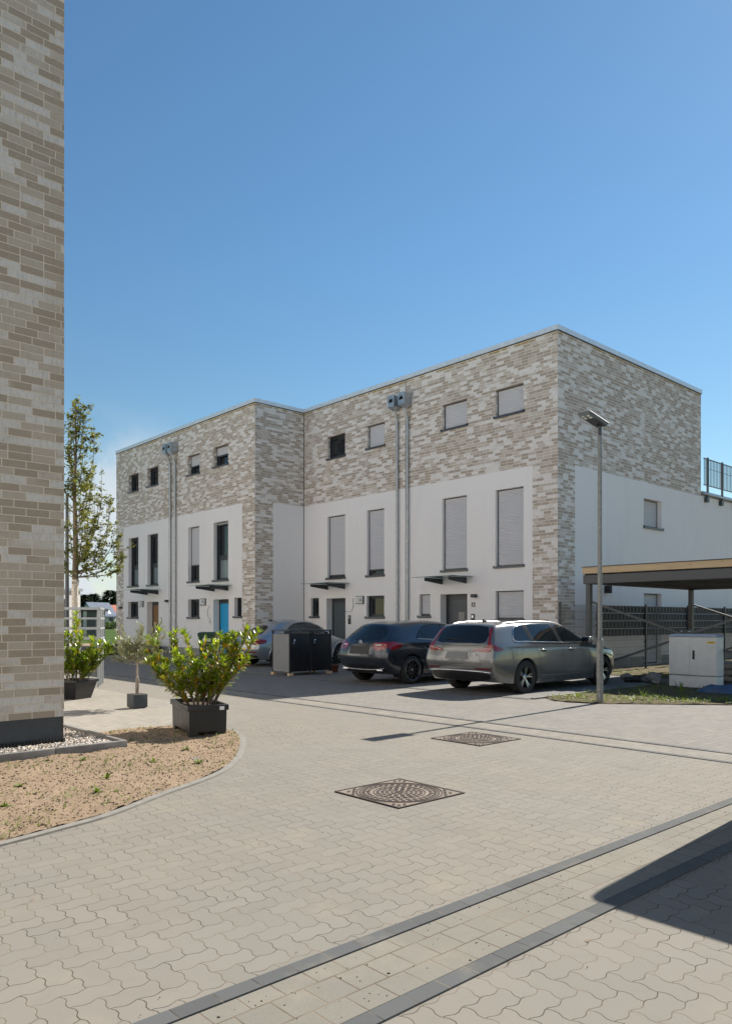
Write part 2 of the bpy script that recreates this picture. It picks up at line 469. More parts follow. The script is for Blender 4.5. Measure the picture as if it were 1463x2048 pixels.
simple('door_grey', (.075, .095, .105), .35, vary=.1)
simple('door_dark', (.055, .065, .075), .4, vary=.1)
simple('chrome', (.75, .76, .78), .12, 1, vary=.05)
simple('brushed_steel', (.5, .5, .5), .3, 1, vary=.08)
simple('bark', (.16, .12, .085), .9, vary=.35, scale=18, bump=.6, bscale=60, bdist=.006)
simple('bark_pale', (.55, .48, .40), .9, vary=.35, scale=25, bump=.6, bscale=60, bdist=.006)
simple('olive_bark', (.30, .25, .20), .9, vary=.3, scale=30, bump=.5, bscale=80)
simple('potting_soil', (.06, .042, .028), .95, vary=.4, scale=40, bump=.8, bscale=60, bdist=.01)
simple('terracotta', (.30, .10, .06), .8, vary=.2)
simple('bin_green', (.012, .055, .022), .5, vary=.2)
simple('grey_panel', (.20, .205, .21), .55, vary=.08)
simple('cabinet', (.66, .66, .64), .6, vary=.06)
simple('cabinet_lid', (.36, .40, .46), .5, vary=.06)
simple('tarp_blue', (.035, .075, .15), .55, vary=.3, scale=10)
simple('red_plastic', (.5, .03, .02), .45, vary=.15)
simple('roof_pv', (.055, .085, .14), .75, 0, vary=.25, scale=2)
simple('roof_red', (.30, .085, .05), .8, vary=.2, scale=3)
simple('house_white', (.62, .61, .59), .9, vary=.05)
simple('house_brick_red', (.22, .08, .05), .9, vary=.2)
simple('rubber', (.018, .018, .018), .8, vary=.25, bump=.3, bscale=150)
simple('rim_dark', (.03, .03, .032), .35, .6, vary=.1)
simple('rim_silver', (.55, .55, .56), .28, .9, vary=.08)
simple('interior', (.02, .02, .022), .9)
simple('plate_grey', (.16, .165, .165), .5, vary=.08)
simple('plate_dark', (.01, .01, .01), .5, vary=.1)
simple('tail_red', (.20, .004, .006), .12, vary=.25, coat=1)
simple('tail_dark_red', (.10, .006, .008), .15, vary=.2, coat=1)
simple('tail_pale', (.6, .5, .5), .12, vary=.2, coat=1)
simple('privacy_strip', (.020, .022, .028), .6, vary=.3, scale=3)
simple('privacy_strip_lit', (.055, .058, .066), .55, vary=.3, scale=3)  # lit copy of the strip: light on the weave put into the colour
simple('cast_iron', (.058, .042, .034), .7, .35, vary=.35, scale=12, bump=.4, bscale=120)
simple('sand_fill', (.20, .16, .127), .95, vary=.25, scale=14, bump=.4, bscale=120)
simple('carport_steel', (.085, .088, .09), .5, .2, vary=.1)
simple('debris_stone', (.26, .24, .22), .9, vary=.3, scale=12, bump=.5, bscale=60)
simple('curtain', (.42, .42, .42), .9, vary=.1)
simple('frosted', (.20, .245, .25), .18, vary=.08)

def glass(name, col=(.012, .015, .018), rough=.03, spec=.6):
    t = NT(name); t.set(col=col, rough=rough, spec=spec, coat=0.0)
    P = t.pos(); t.set(nor=t.bump(t.noise(P, 1.7, 2), .05, .02)); return t.m
glass('window_glass')
glass('car_glass', (.008, .011, .014), .02, .55)
glass('car_glass_clear', (.03, .042, .045), .02, .6)
t = NT('clear_glass'); t.set(col=(.55, .75, .70), rough=.05, trans=.85, ior=1.3)

def car_paint(name, col, metal=.55, rough=.33):
    t = NT(name); P = t.n('ShaderNodeTexCoord').outputs['Object']
    f = t.noise(P, 900, 1, .5); d = t.noise(P, 3, 5, .6)
    c = t.ramp(f, [(.35, tuple(x * .82 for x in col)), (.65, tuple(x * 1.15 for x in col))])
    z = t.sep(P)[2]
    dust = t.math('MULTIPLY', t.rng(z, .12, .55, .25, 0), t.rng(d, .35, .65))
    c = t.mix(dust, c, (.20, .185, .16))
    t.set(col=c, metal=metal, rough=t.math('ADD', rough, t.math('MULTIPLY', dust, .35)), coat=.9, coatr=.06); return t.m
car_paint('paint_stone', (.155, .158, .160), .5, .22)
car_paint('paint_anthracite', (.030, .037, .050), .6, .24)
car_paint('paint_silver', (.34, .37, .41), .7, .3)

def wood(name, a, b):
    t = NT(name); P = t.pos(); s = t.sep(P)
    v = t.comb(t.math('MULTIPLY', s[0], 6), t.math('MULTIPLY', s[1], 1.2), t.math('MULTIPLY', s[2], 60))
    f = t.noise(v, 1.0, 4, .6, .8)
    c = t.ramp(f, [(.3, a), (.7, b)])
    k = t.n('ShaderNodeTexVoronoi', feature='F1'); k.inputs['Scale'].default_value = 1.0
    t.l(t.comb(t.math('MULTIPLY', s[1], 2.6), t.math('MULTIPLY', s[2], 9), 0), k.inputs['Vector'])
    c = t.mix(t.rng(k.outputs['Distance'], .04, .10, .85, 0), c, (.20, .09, .035))
    t.set(col=c, rough=.7, nor=t.bump(f, .2, .002)); return t.m
wood('timber', (.52, .37, .21), (.66, .49, .30))
t = NT('oak_door'); P = t.pos(); s = t.sep(P)
f = t.noise(t.comb(t.math('MULTIPLY', s[0], 5), t.math('MULTIPLY', s[1], 40), t.math('MULTIPLY', s[2], 2.5)), 1, 4, .6, .6)
t.set(col=t.ramp(f, [(.3, (.22, .105, .04)), (.7, (.34, .18, .075))]), rough=.55)

def leaf(name, a, b, rough=.35, tr=.35, spec=.5):
    t = NT(name)
    oi = t.n('ShaderNodeNewGeometry')
    rnd = oi.outputs['Random Per Island']
    c = t.ramp(rnd, [(0, a), (1, b)])
    bs = t.b; t.set(col=c, rough=rough, spec=spec)
    trn = t.n('ShaderNodeBsdfTranslucent')
    cc = t.mix(1.0, c, (1.5, 1.35, .55), 'MULTIPLY'); t.l(cc, trn.inputs['Color'])
    m = t.n('ShaderNodeMixShader'); m.inputs[0].default_value = tr
    t.l(bs.outputs[0], m.inputs[1]); t.l(trn.outputs[0], m.inputs[2])
    t.l(m.outputs[0], t.t.nodes['Material Output'].inputs['Surface']); return t.m
leaf('laurel_leaf', (.09, .16, .014), (.27, .36, .035), .25, .45, .8)
leaf('laurel_yellow', (.25, .27, .02), (.34, .30, .03), .35, .4)
leaf('laurel_orange', (.45, .20, .02), (.5, .30, .03), .4, .4)
leaf('olive_leaf', (.14, .16, .09), (.33, .34, .23), .4, .25)
leaf('tree_leaf', (.07, .10, .02), (.22, .23, .06), .45, .4)
leaf('fir_leaf', (.012, .028, .012), (.03, .055, .022), .7, .1, .2)
leaf('hedge_leaf', (.05, .09, .02), (.09, .14, .035), .6, .2, .3)
leaf('grass_blade', (.09, .15, .02), (.17, .23, .04), .5, .4)
leaf('dry_leaf', (.22, .10, .04), (.30, .16, .06), .7, .2)
t = NT('pebble'); r_ = t.n('ShaderNodeNewGeometry').outputs['Random Per Island']
t.set(col=t.ramp(r_, [(0, (.10, .09, .08)), (.25, (.28, .24, .20)), (.5, (.42, .38, .33)), (.72, (.62, .59, .54)), (.86, (.42, .27, .15)), (1, (.7, .68, .65))]), rough=.8)
t = NT('crumb'); r_ = t.n('ShaderNodeNewGeometry').outputs['Random Per Island']
t.set(col=t.ramp(r_, [(0, (.03, .022, .015)), (.7, (.07, .05, .035)), (1, (.2, .14, .09))]), rough=.9)
# ------------------------------------------------------------------ ground sheets
def sheet(name, pts, z, mat):
    mb = MB(); mb.face([(x, y, z) for x, y in pts]); return struct(mb.build(name, mat))
mb = MB()
for i in range(-8, 9):
    for j in range(-8, 9): mb.face([(x * 120, y * 120, -.03) for x, y in ((i, j), (i + 1, j), (i + 1, j + 1), (i, j + 1))])
clean(struct(mb.build('ground', 'far_ground')))

EL, ES = .31, .40          # wall thickness for window recess
GUT_X0, GUT_X1 = 7.98, 8.56
# carriageway and forecourts: one sheet per surface, laid side by side
struct(MB().face([(x, y, 0) for x, y in ((-14, -10), (3.35, -10), (3.35, 46), (-14, 46))]).face(
    [(x, y, 0) for x, y in ((3.35, -10), (GUT_X1, -10), (GUT_X1, 46), (3.35, 46))]).build('road_paving', 'paver_wave'))
sheet('parking_paving', [(GUT_X1, -10), (18.6, -10), (18.6, 46), (GUT_X1, 46)], 0, 'paver_cross')
sheet('terrace_paving', [(-3.5, 9.62), (5.05, 9.62), (6.0, 11.0), (6.6, 12.6), (6.6, 24), (-3.5, 24)], .004, 'paver_rect')
# drainage gutters
def band(name, x0, x1, y0, y1, z, mat): return sheet(name, [(x0, y0), (x1, y0), (x1, y1), (x0, y1)], z, mat)
def strip(name, x0, x1, y0, y1, h, mat):
    return struct(MB().box(x0, x1, y0, y1, -.02, h).build(name, mat))
band('gutter_paving', -8, 30, 2.10, 2.51, .005, 'gutter_light')
strip('gutter_edge', -8, 30, 2.517, 2.602, .009, 'gutter_dark')
strip('gutter_edge', -8, 30, 2.007, 2.092, .009, 'gutter_dark')
band('road_gutter', 8.06, 8.49, 2.62, 45.5, .005, 'gutter_light_y')
strip('road_gutter_edge', 8.495, 8.58, 2.62, 45.5, .012, 'gutter_dark_y')
strip('road_gutter_edge', 7.975, 8.055, 2.62, 45.5, .007, 'gutter_dark_y')
strip('drain_slot', 8.58, 8.60, 2.62, 45.5, .004, 'seam_black')
strip('bay_edge', 11.60, 11.68, 8.35, 45.5, .010, 'concrete_dark')
strip('bay_slot', 11.575, 11.60, 8.35, 45.5, .005, 'seam_black')

# driveway slab and the rough ground around the cabinet
soil_r = [(12.05, 8.27), (11.80, 7.95), (11.72, 7.6), (11.85, 7.25), (12.05, 6.95), (12.5, 6.45), (13.0, 5.9), (13.45, 5.4), (14.2, 4.4), (15.5, 3.0), (24, -3), (40, -3), (40, 11.9), (18.3, 11.9), (18.3, 8.27)]
vs, fs = poly_cells(soil_r, .22)
mb = MB(); mb.mesh([(x, y, .014 + .035 * max(0, noise.noise(Vector((x * 1.7, y * 1.7, 0)))) + .02 * noise.noise(Vector((x * 5, y * 5, 3)))) for x, y in vs], fs, 0, True)
struct(clean(mb.build('rough_ground', 'dark_soil')))
sheet('driveway', [(11.7, 8.33), (18.1, 8.33), (18.1, 12.02), (11.7, 12.02)], .012, 'concrete_slab')
strip('driveway_edge', 11.7, 16.6, 8.27, 8.35, .03, 'concrete')

# planting bed in front of the near house
bed = [(1.57, 5.30), (1.95, 5.40), (2.40, 5.55), (3.02, 5.90), (3.48, 6.13), (3.91, 6.41), (4.37, 6.88), (4.84, 7.51), (5.16, 8.02), (5.38, 8.5), (5.40, 8.95), (5.25, 9.30), (5.02, 9.55)]
edge = [Vector((p[0], p[1], 0)) for p in smooth_pts([(0.2, 5.02), (.9, 5.15)] + bed, 5, False)]
soil_pts = [(p.x, p.y) for p in edge] + [(4.13, 9.62), (3.78, 9.62), (3.78, 8.22), (-6, 8.22), (-6, 4.6), (-.5, 4.95)]
vs, fs = poly_cells(soil_pts, .045)
def soilz(x, y):
    return .018 + .022 * noise.noise(Vector((x * 2.1, y * 2.1, 1))) + .014 * noise.noise(Vector((x * 7, y * 7, 5))) + .011 * noise.noise(Vector((x * 19, y * 19, 9)))
mb = MB(); mb.mesh([(x, y, soilz(x, y)) for x, y in vs], fs, 0, True)
struct(clean(mb.build('planting_bed_soil', 'sandy_soil')))
mb = MB()
for i in range(len(edge) - 1):
    a, b = edge[i], edge[i + 1]
    na = (edge[min(i + 1, len(edge) - 1)] - edge[max(i - 1, 0)]).normalized(); nb = (edge[min(i + 2, len(edge) - 1)] - edge[i]).normalized()
    oa = Vector((na.y, -na.x, 0)); ob_ = Vector((nb.y, -nb.x, 0)); w = .07
    a2, b2 = a + oa * w, b + ob_ * w; z = .016
    up = lambda p, q: (p.x, p.y, q)
    mb.face([up(a, z), up(a2, z), up(b2, z), up(b, z)]); mb.face([up(a, -.02), up(a, z), up(b, z), up(b, -.02)]); mb.face([up(a2, z), up(a2, -.02), up(b2, -.02), up(b2, z)])
    if i % 6 == 0:
        pass
struct(clean(mb.build('bed_kerb', 'concrete')))

# kerb stones round the gravel strip
mb = MB()
x = 3.80
ks = [(-6 + 1.0 * k, -6 + 1.0 * (k + 1) - .006) for k in range(9)] + [(3.0, 3.80)]
for a, b in ks: mb.bbox(a, b, 8.22, 8.275, -.05, .098, .006)
for a, b in ((8.282, 9.27), (9.276, 10.26), (10.27, 11.25)): mb.bbox(3.745, 3.80, a, b, -.05, .098, .006)
tag(mb.build('kerb_edging', 'concrete_dark'), 'dark grey raised concrete kerb edging round the gravel strip of the near brick house', 'kerb edging')
gp = [(-6, 8.275), (3.745, 8.275), (3.745, 12), (3.30, 12), (3.30, 8.81), (-6, 8.81)]
vs, fs = poly_cells(gp, .1)
struct(clean(MB().mesh([(x, y, .045 + .008 * noise.noise(Vector((x * 9, y * 9, 0)))) for x, y in vs], fs, 0, True).build('gravel_bed', 'concrete_dark')))
# loose river pebbles
mb = MB(); rnd = random.Random(3)
oct_f = [(0, 2, 4), (2, 1, 4), (1, 3, 4), (3, 0, 4), (2, 0, 5), (1, 2, 5), (3, 1, 5), (0, 3, 5)]
bmi = bmesh.new(); bmesh.ops.create_icosphere(bmi, subdivisions=1, radius=1); bmi.verts.index_update()
ICO_V = [v.co.copy() for v in bmi.verts]; ICO_F = [[v.index for v in f.verts] for f in bmi.faces]; bmi.free()
def stone(mb, c, r, rnd, flat=.6, mi=0):
    M = Matrix.Translation(c) @ Matrix.Rotation(rnd.uniform(0, 6.3), 4, 'Z') @ Matrix.Rotation(rnd.uniform(-.3, .3), 4, 'X') @ Matrix.Diagonal((r * rnd.uniform(.8, 1.35), r * rnd.uniform(.7, 1.0), r * flat, 1))
    mb.mesh(ICO_V, ICO_F, mi, True, M)
n = 0
while n < 5200:
    x, y = (rnd.uniform(.3, 3.74), rnd.uniform(8.285, 8.80)) if rnd.random() < .75 else (rnd.uniform(3.31, 3.74), rnd.uniform(8.285, 10.8))
    if rnd.random() < .0: continue
    stone(mb, (x, y, .056 + rnd.uniform(-.004, .012)), rnd.uniform(.008, .019), rnd, .7); n += 1
tag(mb.build('gravel', 'pebble'), 'multicoloured rounded pebbles in the strip along the near house wall', 'gravel', kind='stuff')

# ------------------------------------------------------------------ walls
def faceP(face, pos):
    """face 'F': plane X=pos looking -X, u=Y ; 'B': plane X=pos looking +X ; 'S': plane Y=pos looking -Y, u=X ; 'N': looking +Y"""
    if face == 'F': return lambda u, d, z: (pos + d, u, z)
    if face == 'B': return lambda u, d, z: (pos - d, u, z)
    if face == 'S': return lambda u, d, z: (u, pos + d, z)
    return lambda u, d, z: (u, pos - d, z)
def pbox(mb, P, u0, u1, d0, d1, z0, z1, mi=0):
    a = P(u0, d0, z0); b = P(u1, d1, z1); return mb.box(a[0], b[0], a[1], b[1], a[2], b[2], mi)
def wall(mb, face, pos, u0, u1, z0, z1, opens, panel, plinth=.0):
    """opens: (u0,u1,z0,z1,depth); panel: (u0,u1,ztop) plastered area; mats 0 brick 1 plaster 2 plinth"""
    P = faceP(face, pos)
    us = {u0, u1}; zs = {z0, z1}
    for o in opens: us |= {o[0], o[1]}; zs |= {o[2], o[3]}
    if panel: us |= {max(u0, panel[0]), min(u1, panel[1])}; zs |= {panel[2]}
    if plinth: zs |= {plinth}
    us = sorted(u for u in us if u0 <= u <= u1); zs = sorted(z for z in zs if z0 <= z <= z1)
    def m_at(u, z):
        if panel and panel[0] <= u <= panel[1] and z < panel[2]: return 2 if (plinth and z < plinth) else 1
        return 0
    for i in range(len(us) - 1):
        for j in range(len(zs) - 1):
            a, b, c, d = us[i], us[i + 1], zs[j], zs[j + 1]
            cu, cz = (a + b) / 2, (c + d) / 2
            if any(o[0] < cu < o[1] and o[2] < cz < o[3] for o in opens): continue
            mb.face([P(a, 0, c), P(b, 0, c), P(b, 0, d), P(a, 0, d)], m_at(cu, cz))
    for o in opens:
        a, b, c, d, dep = o[:5]; m = m_at((a + b) / 2, (c + d) / 2)
        if m == 2: m = 1
        mb.face([P(a, 0, c), P(a, dep, c), P(a, dep, d), P(a, 0, d)], m)
        mb.face([P(b, 0, c), P(b, dep, c), P(b, dep, d), P(b, 0, d)], m)
        mb.face([P(a, 0, d), P(a, dep, d), P(b, dep, d), P(b, 0, d)], m)
        mb.face([P(a, 0, c), P(a, dep, c), P(b, dep, c), P(b, 0, c)], m)

def window(parent, face, pos, u0, u1, z0, z1, dep, shut=0.0, transom=None, tilt=False, glassm='window_glass', frost=False, sill=True, curtain=False, flip=False):
    P = faceP(face, pos); fw = .055
    mb = MB(); d0, d1 = dep - .075, dep
    e = .002
    pbox(mb, P, u0 + e, u0 + fw, d0, d1, z0 + e, z1 - e); pbox(mb, P, u1 - fw, u1 - e, d0, d1, z0 + e, z1 - e)
    pbox(mb, P, u0 + fw + .001, u1 - fw - .001, d0, d1, z0 + e, z0 + fw); pbox(mb, P, u0 + fw + .001, u1 - fw - .001, d0, d1, z1 - fw, z1 - e)
    if transom: pbox(mb, P, u0 + fw + .001, u1 - fw - .001, d0 + .004, d1, transom - .05, transom + .05)
    # sash frame
    s0, s1 = u0 + fw + .002, u1 - fw - .002; q0, q1 = z0 + fw + .002, z1 - fw - .002
    segs = [(q0, q1)] if not transom else [(q0, transom - .052), (transom + .052, q1)]
    sw = .05
    for a, b in segs:
        for (x0, x1, y0, y1) in ((s0, s0 + sw, a, b), (s1 - sw, s1, a, b), (s0 + sw + .001, s1 - sw - .001, a, a + sw), (s0 + sw + .001, s1 - sw - .001, b - sw, b)):
            pbox(mb, P, x0, x1, d0 + .018, d1, y0, y1)
    # shutter guide rails
    for a, b in ((u0 + .003, u0 + .03), (u1 - .03, u1 - .003)): pbox(mb, P, a, b, d0 - .065, d0 - .001, z0 + .004, z1 - .003)
    pbox(mb, P, u0 + .03, u1 - .03, d0 - .065, d0 - .052, z1 - .03, z1 - .003)
    w = mb.build('window', 'anthracite', parent)
    mb = MB()
    for i, (a, b) in enumerate(segs):
        m = 1 if (frost and i == 0 and transom) else 0
        pts = [P(s0 + sw, d0 + .045, a + sw), P(s1 - sw, d0 + .045, a + sw), P(s1 - sw, d0 + (.045 if not tilt else -.07), b - sw), P(s0 + sw, d0 + (.045 if not tilt else -.07), b - sw)]
        mb.face(pts, m)
    mb.build('pane', [glassm, 'frosted'], w)
    if curtain:
        mb = MB(); n = 26
        wv = [(s0 + (s1 - s0) * (i / n) * .62 + (0 if not flip else (s1 - s0) * .38), d0 + .036 + .004 * math.sin(i * 1.9)) for i in range(n + 1)]
        for i in range(n): mb.face([P(wv[i][0], wv[i][1], q0 + sw), P(wv[i + 1][0], wv[i + 1][1], q0 + sw), P(wv[i + 1][0], wv[i + 1][1], q1 - sw), P(wv[i][0], wv[i][1], q1 - sw)])
    if shut > 0:
        mb = MB(); zb = z1 - .02 - (z1 - z0 - .06) * shut; z = z1 - .02; pitch = .052
        a, b = u0 + .03, u1 - .03; dd = d0 - .055
        while z - pitch > zb:
            prof = [(z, dd + .016), (z - .006, dd + .002), (z - pitch * .5, dd - .004), (z - pitch + .012, dd + .001), (z - pitch + .007, dd + .016), (z - pitch, dd + .016)]
            for k in range(len(prof) - 1):
                (za, da), (zc, dc) = prof[k], prof[k + 1]
                mb.face([P(a, da, za), P(b, da, za), P(b, dc, zc), P(a, dc, zc)], 0)
            z -= pitch
        pbox(mb, P, a, b, dd - .002, dd + .014, z - .055, z - .001, 1)
        mb.build('roller_shutter', ['shutter', 'anthracite'], w)
    if sill:
        mb = MB()
        a, b = u0 - .045, u1 + .045
        q = [P(a, -.055, z0 - .012), P(b, -.055, z0 - .012), P(b, -.003, z0 - .004), P(a, -.003, z0 - .004)]
        pbox(mb, P, a, b, -.06, -.004, z0 - .055, z0 - .004)
        pbox(mb, P, u0 + .002, u1 - .002, -.0035, dep - .08, z0 + .003, z0 + .012)
        for s_ in (a, b - .014): pbox(mb, P, s_, s_ + .014, -.066, -.004, z0 - .003, z0 + .028)
        mb.build('sill', 'sill_metal', w)
    return w

def door(parent, face, pos, u0, u1, z1, dep, style):
    P = faceP(face, pos); mb = MB(); z0 = .05; fw = .075; d0 = dep - .07
    pbox(mb, P, u0 + .002, u0 + fw, d0, dep, z0, z1 - .002); pbox(mb, P, u1 - fw, u1 - .002, d0, dep, z0, z1 - .002)
    pbox(mb, P, u0 + fw + .001, u1 - fw - .001, d0, dep, z1 - .16, z1 - .002)
    pbox(mb, P, u0 + .002, u1 - .002, -.02, dep, -.02, z0 - .002, 1)
    fr = mb.build('door_frame', ['anthracite', 'concrete_dark'], parent)
    a, b, c, d = u0 + fw + .003, u1 - fw - .003, z0 + .006, z1 - .165
    mb = MB(); pbox(mb, P, a, b, d0 + .015, dep, c, d)
    dr = mb.build('door', {'blue': 'door_blue', 'oak': 'oak_door', 'grey': 'door_grey', 'dark': 'door_dark'}[style], parent)
    mb = MB()
    if style == 'dark':
        m = (a + b) / 2; g0, g1 = m - .02, m + .24
        g0, g1 = u0 + .34, u0 + .60
        for q, (e, f) in enumerate(((.55, .95), (.98, 1.32), (1.35, 1.72))): pbox(mb, P, g0, g1, d0 + .009, d0 + .013, e, f)
        mb.build('door_pane', 'car_glass_clear', dr)
        mb = MB(); pbox(mb, P, g0 + .03, g0 + .10, d0 + .006, d0 + .009, 1.08, 1.30); pbox(mb, P, g1 - .10, g1 - .03, d0 + .006, d0 + .009, 1.05, 1.30); mb.build('door_notice', 'label_white', dr)
        mb = MB(); h = P(a + .08, d0 - .055, .75); h2 = P(a + .08, d0 - .055, 1.75); mb.tube([h, h2], .016, 8)
        for zz in (.85, 1.65): mb.tube([P(a + .08, d0 - .055, zz), P(a + .08, d0 + .014, zz)], .01, 6)
        mb.build('handle', 'brushed_steel', dr)
    else:
        mb.tube([P(a + .07, d0 + .014, 1.05), P(a + .07, d0 - .04, 1.05), P(a + .19, d0 - .04, 1.05)], .011, 6)
        mb.build('handle', 'brushed_steel', dr)
    if style == 'oak':
        mb = MB(); pbox(mb, P, a + .015, a + .16, d0 + .009, d0 + .013, 1.38, 1.68); mb.build('door_notice', 'label_white', dr)
    return dr

def canopy(parent, X, u0, u1, z=2.80):
    """pane of glass on two dark wedge brackets over a door, wall at X facing -X"""
    mb = MB(); mb.box(X - 1.0, X - .01, u0 - .24, u1 + .30, z, z + .016); c = mb.build('canopy', 'clear_glass', parent)
    for y in (u0 + .02, u1 - .10):
        mb = MB(); t_ = .022
        pts = [(X - .84, z - .105), (X - .002, z - .20), (X - .002, z - .008), (X - .84, z - .008)]
        A = [(p[0], y, p[1]) for p in pts]; B = [(p[0], y + t_, p[1]) for p in pts]
        mb.face(A); mb.face(B[::-1])
        for i in range(4): mb.face([A[i], A[(i + 1) % 4], B[(i + 1) % 4], B[i]])
        for xx in (X - .72, X - .15): mb.lathe([(0, .017), (.028, .017), (.028, .03), (0, .03)], 10, 0, Matrix.Translation((xx, y + .011, z)))
        mb.build('bracket', 'anthracite', c)

def rainpipe(parent, X, y, name='downpipe'):
    mb = MB()
    mb.tube([(X - .20, y + .0, 8.60), (X - .20, y, 8.50), (X - .09, y, 8.28), (X - .075, y, 8.18), (X - .075, y, .35)], .05, 12)
    mb.tube([(X - .075, y, .36), (X - .075, y, -.02)], .058, 12)
    for z in (7.9, 6.0, 4.1, 2.25, .9):
        mb.tube([(X - .075, y, z), (X - .075, y, z + .035)], .057, 12); mb.box(X - .04, X, y - .012, y + .012, z, z + .03)
    p = mb.build(name, 'zinc_dull', parent)
    mb = MB(); b = .15
    mb.bbox(X - .375, X - .012, y - b, y + b, 8.66, 9.04, .006, 0, None, 1)
    mb.mesh([(X - .375, y - b, 8.659), (X - .375, y + b, 8.659), (X - .012, y + b, 8.659), (X - .012, y - b, 8.659), (X - .245, y - .05, 8.55), (X - .245, y + .05, 8.55), (X - .145, y + .05, 8.55), (X - .145, y - .05, 8.55)],
            [(0, 1, 5, 4), (1, 2, 6, 5), (2, 3, 7, 6), (3, 0, 4, 7)])
    mb.mesh([(X - .378, y - .10, 8.93), (X - .378, y + .10, 8.93), (X - .44, y + .10, 8.90), (X - .44, y - .10, 8.90)], [(0, 1, 2, 3)])
    for e in (8.66, 9.035): mb.box(X - .383, X - .376, y - b - .004, y + b + .004, e - .006, e + .012)
    h = mb.build('hopper', 'zinc', p)
    mb = MB(); pts = [(X - .3785, y + .10 * math.cos(a), 8.80 + .12 * math.sin(a)) for a in [math.pi * k / 10 for k in range(11)]]; mb.face(pts); mb.build('overflow_opening', 'seam_black', h)
    return p

def sign(parent, X, y0, y1, z0, z1, txt, style):
    cy, cz = (y0 + y1) / 2, (z0 + z1) / 2; w, h = abs(y1 - y0), z1 - z0
    if style != 'letters':
        mb = MB(); mb.bbox(X - .05, X - .002, min(y0, y1), max(y0, y1), z0, z1, .004, 0)
        s_ = mb.build('house_number_sign', 'anthracite', parent)
        mb = MB(); mb.box(X - .056, X - .0505, min(y0, y1) + .028, max(y0, y1) - .012, z0 + .02, z1 - .02); mb.build('sign_face', 'label_white', s_)
        text_mesh(txt, h * .80, wallM(X - .0575, cy - .04, cz - h * .27 + (.03 if style == 'name' else 0)), 'number', 'anthracite', s_, .002, .85)
        if style == 'name':
            mb = MB()
            for k in range(7): mb.box(X - .0585, X - .0565, cy + .16 - k * .045, cy + .16 - k * .045 - .03, z0 + .045, z0 + .06)
            mb.build('name_line', 'anthracite', s_)
    else:
        text_mesh(txt, h * 1.35, wallM(X - .018, cy, z0), 'house_number', 'anthracite', parent, .012, .9)

def mailbox(parent, X, y, z0, z1, w=.13, mat='anthracite'):
    mb = MB(); mb.bbox(X - .035, X - .002, y - w / 2, y + w / 2, z0, z1, .004); o = mb.build('intercom', mat, parent)
    mb = MB(); mb.box(X - .039, X - .0355, y - .035, y + .035, z1 - .12, z1 - .04); mb.build('call_panel', 'brushed_steel', o)
    mb = MB(); mb.lathe([(0, 0), (.014, 0), (.012, .006), (0, .006)], 10, 0, wallM(X - .036, y, z0 + .08)); mb.build('bell_button', 'brushed_steel', o)

def wall_lamp(parent, X, y, z, name='wall_lamp'):
    mb = MB(); mb.bbox(X - .13, X - .002, y - .085, y + .085, z - .05, z + .05, .008); return mb.build(name, 'anthracite', parent)

ZT = 9.57
def coping(parent, pts, h=.15, name='coping'):
    """metal parapet cap along a polyline on the outer wall line; pts (x,y,nx,ny) outward offset"""
    mb = MB()
    for (x0, y0, x1, y1) in pts: mb.box(x0, x1, y0, y1, ZT + .012, ZT + h)
    c = mb.build(name, 'coping', parent)
    mb = MB()
    for (x0, y0, x1, y1) in pts: mb.box(x0 + .012, x1 - .012, y0 + .012, y1 - .012, ZT - .012, ZT + .0115)
    mb.build('coping_shadow_strip', 'anthracite', c)  # dark strip stands in for the shadow line under the cap

HG = 'terraced houses of pale brick and white render in the background row'
D_T, D_F = .235, .27
def house(name, label, X, ya, yb, panel, wins, doorspec, extra=None):
    t = thing(name, (X, ya, 0), label, 'house', HG)
    wd = .245 if X > 18 else .285
    opens = [(w[0], w[1], w[2], w[3], wd) for w in wins] + [(doorspec[0], doorspec[1], 0.0, doorspec[2], .34)]
    mb = MB(); wall(mb, 'F', X, ya, yb, -.05, ZT, opens, panel, .30)
    if extra: extra(mb)
    # roof slab and back of the house
    bx = 27.2
    mb.face([(X + .02, ya, ZT - .01), (bx, ya, ZT - .01), (bx, yb, ZT - .01), (X + .02, yb, ZT - .01)], 2)
    mb.face([(bx, ya, -.05), (bx, yb, -.05), (bx, yb, ZT), (bx, ya, ZT)], 0)
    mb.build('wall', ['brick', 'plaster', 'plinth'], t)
    for w in wins: window(t, 'F', X, w[0], w[1], w[2], w[3], wd, **(w[4] if len(w) > 4 else {}))
    door(t, 'F', X, doorspec[0], doorspec[1], doorspec[2], .34, doorspec[3])
    canopy(t, X, doorspec[0], doorspec[1])
    return t

X1, X2 = 18.21, 15.925
S = lambda f=1.0, **k: dict(shut=f, **k)
TR = 3.95
